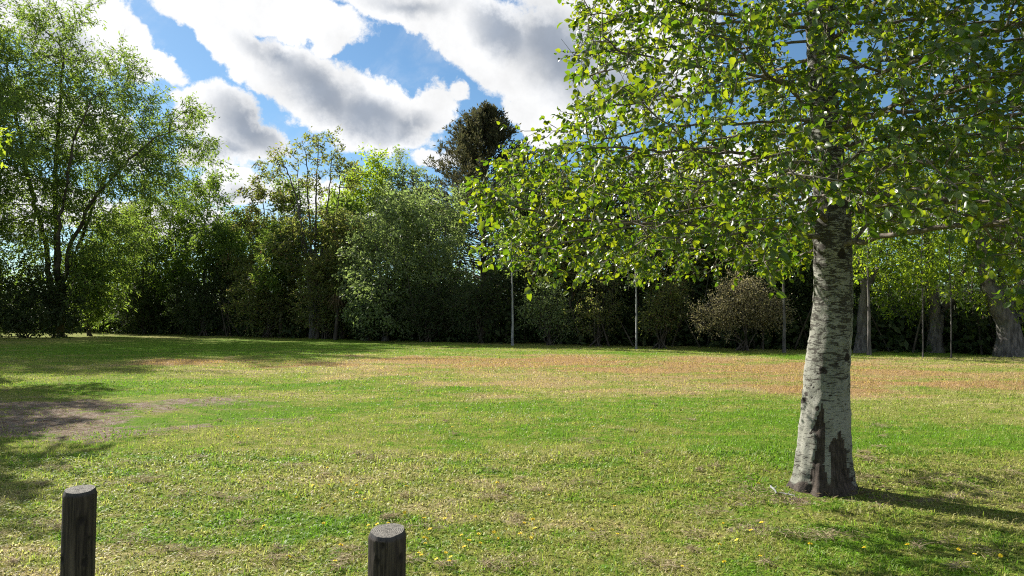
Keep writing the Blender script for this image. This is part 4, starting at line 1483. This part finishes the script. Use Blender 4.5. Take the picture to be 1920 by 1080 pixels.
# ------------------------------------------------------------------ posts
def post_mat(top=False):
    m, N, out = new_mat('post_end_grain' if top else 'post_wood')
    pos = N.n('ShaderNodeTexCoord').outputs['Object']
    if top:
        x, y, z = N.sep(pos)
        rr = N.m('SQRT', N.m('MULTIPLY_ADD', x, x, N.m('MULTIPLY', y, y)))
        rings = N.m('SINE', N.m('MULTIPLY_ADD', N.noise(pos, 20, 3), 5.0, N.m('MULTIPLY', rr, 900)))
        n = N.noise(pos, 70, 6, 0.7)
        col = N.mix(N.smooth(n, 0.3, 0.7), (0.07, 0.067, 0.06), (0.21, 0.20, 0.175))
        col = N.mix(N.m('MULTIPLY', N.smooth(rings, 0.2, 1.0), 0.12), col, (0.06, 0.055, 0.05))
        h = N.m('ADD', n, N.m('MULTIPLY', rings, 0.2))
    else:
        g = N.noise(N.vm('MULTIPLY', pos, (55, 55, 2.6)), 1.0, 6, 0.65, 0.6)
        b = N.noise(N.vm('MULTIPLY', pos, (9, 9, 4)), 1.0, 4, 0.6)
        col = N.mix(N.smooth(g, 0.3, 0.72), (0.010, 0.008, 0.008), (0.085, 0.07, 0.056))
        col = N.mix(N.m('MULTIPLY', N.smooth(b, 0.45, 0.7), 0.75), col, (0.028, 0.022, 0.022))
        k = N.attr('knot')[2]
        col = N.mix(k, col, (0.012, 0.010, 0.010))
        ch = N.attr('chamfer')[2]
        col = N.mix(N.m('MULTIPLY', ch, 0.7), col, (0.06, 0.064, 0.07))
        h = g
    p = N.n('ShaderNodeBsdfPrincipled')
    N.put(p.inputs['Base Color'], col)
    p.inputs['Roughness'].default_value = 0.85
    p.inputs['Specular IOR Level'].default_value = 0.2
    N.put(p.inputs['Normal'], N.bump(h, 0.6, 0.006))
    N.t.links.new(p.outputs[0], out.inputs[0])
    return m


PW, PT = post_mat(), post_mat(True)


def build_post(label, px, py_top, w_px, height, tilt, knots, seed):
    """round fence post: chamfered shaft, sawn end-grain top, a drying crack down the front"""
    rng = np.random.default_rng(seed)
    r = ray(px, py_top)
    d = (height - EYE) / r.z
    x, y = r.x * d, d
    rad = 0.5 * w_px / F * d / math.sqrt(1 + r.x * r.x)
    root = thing('wooden_post', label, 'post', Vector((x, y, 0)), 'round wooden posts along the near edge')
    nz, na = 90, 72
    z = np.concatenate([np.linspace(-0.3, height - 0.03, nz - 8), np.linspace(height - 0.026, height, 8)])
    ph = np.linspace(0, 2 * np.pi, na, endpoint=False)
    ZZ, PH = np.meshgrid(z, ph, indexing='ij')
    ch = np.clip((ZZ - (height - 0.024)) / 0.024, 0, 1)
    R = rad * (1 - 0.115 * ch) + 0.0022 * np.sin(3 * PH + ZZ * 2 + seed) + 0.0012 * np.sin(7 * PH + 5 * ZZ)
    tocam = math.atan2(-y, -x)
    crack_at = tocam + 0.1 * np.sin(ZZ * 9) + (-0.12 if seed % 2 else 0.5)
    dphi = (PH - crack_at + np.pi) % (2 * np.pi) - np.pi
    R = R - 0.006 * np.exp(-(dphi / 0.035) ** 2) * np.clip((ZZ - 0.25) * 4, 0, 1)
    V = np.stack([R * np.cos(PH), R * np.sin(PH), ZZ], -1)
    km = np.zeros_like(R)
    for (ka, kz, kr) in knots:
        a0 = tocam + ka
        da = ((PH - a0 + np.pi) % (2 * np.pi) - np.pi) * rad
        q = np.hypot(da, (ZZ - kz) * 0.8) / kr
        km = np.maximum(km, np.clip(1.7 - 1.5 * q, 0, 1))
        V += np.stack([np.cos(PH), np.sin(PH), 0 * PH], -1) * (0.003 * np.exp(-((q - 1.1) / 0.35) ** 2) - 0.003 * (q < 0.7))[..., None]
    # the saw cut is not quite level
    top = ch[..., None] * np.stack([0 * PH, 0 * PH, tilt[0] * V[..., 0] + tilt[1] * V[..., 1]], -1)
    V = V + top
    i, j = np.meshgrid(np.arange(nz - 1), np.arange(na), indexing='ij')
    a = (i * na + j).ravel()
    b = (i * na + (j + 1) % na).ravel()
    Q = np.stack([a, b, b + na, a + na], 1)
    obj('shaft', mesh_np('shaft', V.reshape(-1, 3), Q, mat=PW, smooth=True, attrs={'knot': ('FLOAT', km.ravel()), 'chamfer': ('FLOAT', ch.ravel())}), root)
    # sawn top, slightly rough
    nr = 14
    rim = V[-1]
    rows = [rim * np.array([f, f, 1]) + np.array([0, 0, 0]) for f in np.linspace(1, 0.04, nr)]
    T = np.array(rows)
    T[..., 2] = height + tilt[0] * T[..., 0] + tilt[1] * T[..., 1]
    T[1:-1, :, 2] += rng.normal(0, 0.0007, T[1:-1, :, 2].shape)
    T[0] = rim
    i, j = np.meshgrid(np.arange(nr - 1), np.arange(na), indexing='ij')
    a = (i * na + j).ravel()
    b = (i * na + (j + 1) % na).ravel()
    Q = np.stack([a, b, b + na, a + na], 1)
    Vt = T.reshape(-1, 3)
    c = len(Vt)
    Vt = np.concatenate([Vt, [[0, 0, height - 0.002]]])
    k = np.arange(na)
    Tt = np.stack([(nr - 1) * na + k, (nr - 1) * na + (k + 1) % na, np.full(na, c)], 1)
    obj('sawn_top', mesh_np('sawn_top', Vt, Q, Tt, PT), root)


build_post('round dark wooden post on the left with slanting sawn top', 150, 917, 64, 0.75, (-0.03, 0.09), [(0.35, 0.42, 0.017), (-1.15, 0.435, 0.018), (0.62, 0.53, 0.012), (0.1, 0.62, 0.02)], 3)
build_post('round dark wooden post at bottom centre, cut off by the frame', 727, 994, 70, 0.75, (0.02, 0.12), [(-0.55, 0.655, 0.014), (0.75, 0.66, 0.014), (-0.25, 0.715, 0.011)], 4)


# ------------------------------------------------------------------ small things on the lawn
def flower_mat():
    m, N, out = new_mat('dandelion_yellow')
    p = N.n('ShaderNodeBsdfPrincipled')
    c = N.mix(N.noise(N.n('ShaderNodeTexCoord').outputs['Object'], 200, 2), (0.85, 0.60, 0.01), (0.9, 0.72, 0.02))
    N.put(p.inputs['Base Color'], c)
    p.inputs['Roughness'].default_value = 0.7
    N.t.links.new(p.outputs[0], out.inputs[0])
    return m


def stem_mat():
    m, N, out = new_mat('dandelion_stem')
    p = N.n('ShaderNodeBsdfPrincipled')
    N.put(p.inputs['Base Color'], N.mix(N.noise(N.n('ShaderNodeTexCoord').outputs['Object'], 90, 2), (0.10, 0.16, 0.03), (0.17, 0.2, 0.05)))
    N.t.links.new(p.outputs[0], out.inputs[0])
    return m


def build_dandelions():
    rng = np.random.default_rng(77)
    # petals: two rings of pointed rays
    V, T = [[0, 0, 0.006]], []
    k = 11
    for ring, (rr, zz) in enumerate(((0.013, 0.003), (0.009, 0.008))):
        for i in range(k):
            a = 2 * math.pi * (i + 0.5 * ring) / k
            b0 = len(V)
            V += [[0.5 * rr * math.cos(a - 0.25), 0.5 * rr * math.sin(a - 0.25), zz * 0.8], [rr * math.cos(a), rr * math.sin(a), zz + 0.002], [0.5 * rr * math.cos(a + 0.25), 0.5 * rr * math.sin(a + 0.25), zz * 0.8]]
            T += [[0, b0, b0 + 1], [0, b0 + 1, b0 + 2]]
    head = mesh_np('flower_head', np.array(V), None, np.array(T), flower_mat())
    Vs, Qs = sticks(np.array([[0, 0, -0.045]]), np.array([[0, 0, 0.004]]), np.array([0.0015]), np.array([0.002]), sides=5)
    stem = mesh_np('stem', Vs, Qs, mat=stem_mat())
    spots = []
    for (cx, cy_, sx, sy, n) in ((840, 1030, 60, 30, 22), (640, 925, 70, 30, 14), (430, 830, 60, 14, 8), (1450, 1035, 80, 30, 10), (1780, 1055, 60, 20, 6), (1000, 1000, 120, 40, 14), (620, 1010, 90, 40, 10),
                             (1180, 900, 120, 40, 6), (300, 900, 120, 30, 6), (960, 800, 200, 40, 5)):
        for _ in range(n):
            spots.append((cx + rng.normal(0, sx), cy_ + rng.normal(0, sy)))
    for (px, py) in spots:
        if not (10 < px < 1910 and 700 < py < 1075) or (1470 < px < 1610 and py < 935):
            continue
        g = ground_at(px, py)
        h = float(lawn_height(np.array(g.x), np.array(g.y))) + rng.uniform(0.035, 0.05)
        t = thing('dandelion', 'small yellow dandelion flower in the short grass', 'flower', Vector((g.x, g.y, h)), 'dandelions scattered over the lawn')
        t.rotation_euler = (rng.normal(0, 0.35), rng.normal(0, 0.35), rng.uniform(0, 6.28))
        s = rng.uniform(1.0, 1.5)
        t.scale = (s, s, s)
        obj('flower_head', head, t)
        obj('stem', stem, t)


def build_clippings():
    """dry mown grass lying in small heaps, and bark chips and twigs under the near tree"""
    rng = np.random.default_rng(78)
    heaps = [(250, 1012, .2), (325, 1030, .16), (398, 1047, .18), (40, 985, .2), (120, 985, .15), (255, 905, .3), (300, 905, .25), (240, 870, .2), (110, 880, .25), (330, 935, .22), (455, 945, .15), (905, 930, .12), (790, 990, .14), (1090, 905, .2),
             (1400, 930, .35), (1470, 935, .3), (1330, 960, .25), (1620, 900, .25), (1700, 895, .3), (1640, 865, .18), (1890, 886, .16), (1800, 912, .2), (1560, 1010, .3), (1460, 1005, .25), (1800, 1030, .25), (1750, 905, .25), (1640, 800, .25),
             (150, 800, .5), (300, 815, .4), (200, 760, .7), (60, 750, .7), (1100, 830, .3), (700, 860, .25), (880, 745, .5), (1280, 1060, .2), (520, 1060, .2), (640, 1040, .15), (960, 1060, .2), (1120, 1010, .2), (560, 880, .2)]
    rs = np.random.default_rng(5)
    for _ in range(60):
        heaps.append((rs.uniform(0, 1920), rs.uniform(720, 1078), rs.uniform(0.03, 0.09)))
    Ps, Ds, Ls = [], [], []
    for (px, py, r) in heaps:
        g = ground_at(px, py)
        r = r * 0.75
        n = int(50 + 620 * r)
        ln = rng.normal(size=(3, 2)) * r * 0.5
        q = rng.normal(size=(n, 2)) * r * np.array([0.4, 0.3]) + ln[rng.integers(0, 3, n)]
        h = 0.022 + 0.035 * np.exp(-(q ** 2).sum(1) / (0.3 * r * r)) * rng.random(n)
        p = np.stack([g.x + q[:, 0], g.y + q[:, 1], lawn_height(g.x + q[:, 0], g.y + q[:, 1]) + h], 1)
        d = rng.normal(size=(n, 3)) * np.array([1, 1, 0.25])
        Ps.append(p)
        Ds.append(d)
        Ls.append(rng.uniform(0.03, 0.09, n))
    P, D, L = np.concatenate(Ps), np.concatenate(Ds), np.concatenate(Ls)
    V, T, tint = leaf_mesh(P, D, L, np.full(len(P), 0.0045), LEAF4, 1.5, rng)
    m = leaf_mat('dry_grass', (0.20, 0.15, 0.09), (0.50, 0.42, 0.27), (0.24, 0.18, 0.10), (0.45, 0.36, 0.22), 0.3, 0.8, 0.15)
    obj('dry_grass_clippings', mesh_np('dry_grass_clippings', V, None, T, m, attrs={'tint': ('FLOAT', tint)}), None, kind='stuff', label='dry grey-brown grass clippings in small heaps on the lawn', category='clippings')
    # bark chips and fallen twigs
    n = 260
    a = rng.uniform(0, 2 * np.pi, n)
    rr = 0.3 + np.abs(rng.normal(0, 0.35, n))
    P = np.stack([HB.x - 0.15 + rr * np.cos(a) * 1.3, HB.y - 0.05 + rr * np.sin(a) * 0.8, np.full(n, 0.035)], 1)
    d = rng.normal(size=(n, 3)) * np.array([1, 1, 0.12])
    V, T, tint = leaf_mesh(P, d, rng.uniform(0.02, 0.09, n), rng.uniform(0.006, 0.02, n), LEAF4, 2, rng)
    obj('bark_litter', mesh_np('bark_litter', V, None, T, MAT['straw_leaf'], attrs={'tint': ('FLOAT', tint)}), None, kind='stuff', label='bark chips and dead leaves littered round the near trunk', category='litter')


build_dandelions()
build_clippings()


def fallen(label, px0, py0, px1, py1, r, seed):
    rng = np.random.default_rng(seed)
    a, b = ground_at(px0, py0), ground_at(px1, py1)
    n = 9
    t = np.linspace(0, 1, n)[:, None]
    P = np.array(a)[None] * (1 - t) + np.array(b)[None] * t + rng.normal(0, 0.006, (n, 3))
    P[:, 2] = 0.04 + r
    rad = r * (1 - 0.5 * t[:, 0]) * (1 + 0.15 * rng.normal(size=n))
    V, Q = sticks(P[:-1] - np.array(a), P[1:] - np.array(a), rad[:-1], rad[1:], sides=7)
    V2, Q2 = sticks(P[4:5] - np.array(a), P[4:5] - np.array(a) + np.array([[0.05, 0.06, 0.02]]), rad[4:5] * 0.6, rad[4:5] * 0.3, sides=5)
    V, Q = cat_mesh([(V, Q), (V2, Q2)])
    o = obj('fallen_stick', mesh_np('fallen_stick', V, Q, mat=MAT['bark_pale'], smooth=True))
    o.location = (a.x, a.y, 0)
    o['label'] = label
    o['category'] = 'stick'


fallen('pale broken stick lying left of the near trunk', 1446, 922, 1458, 936, 0.010, 1)
fallen('short twig lying in front of the near trunk', 1462, 934, 1492, 940, 0.007, 2)
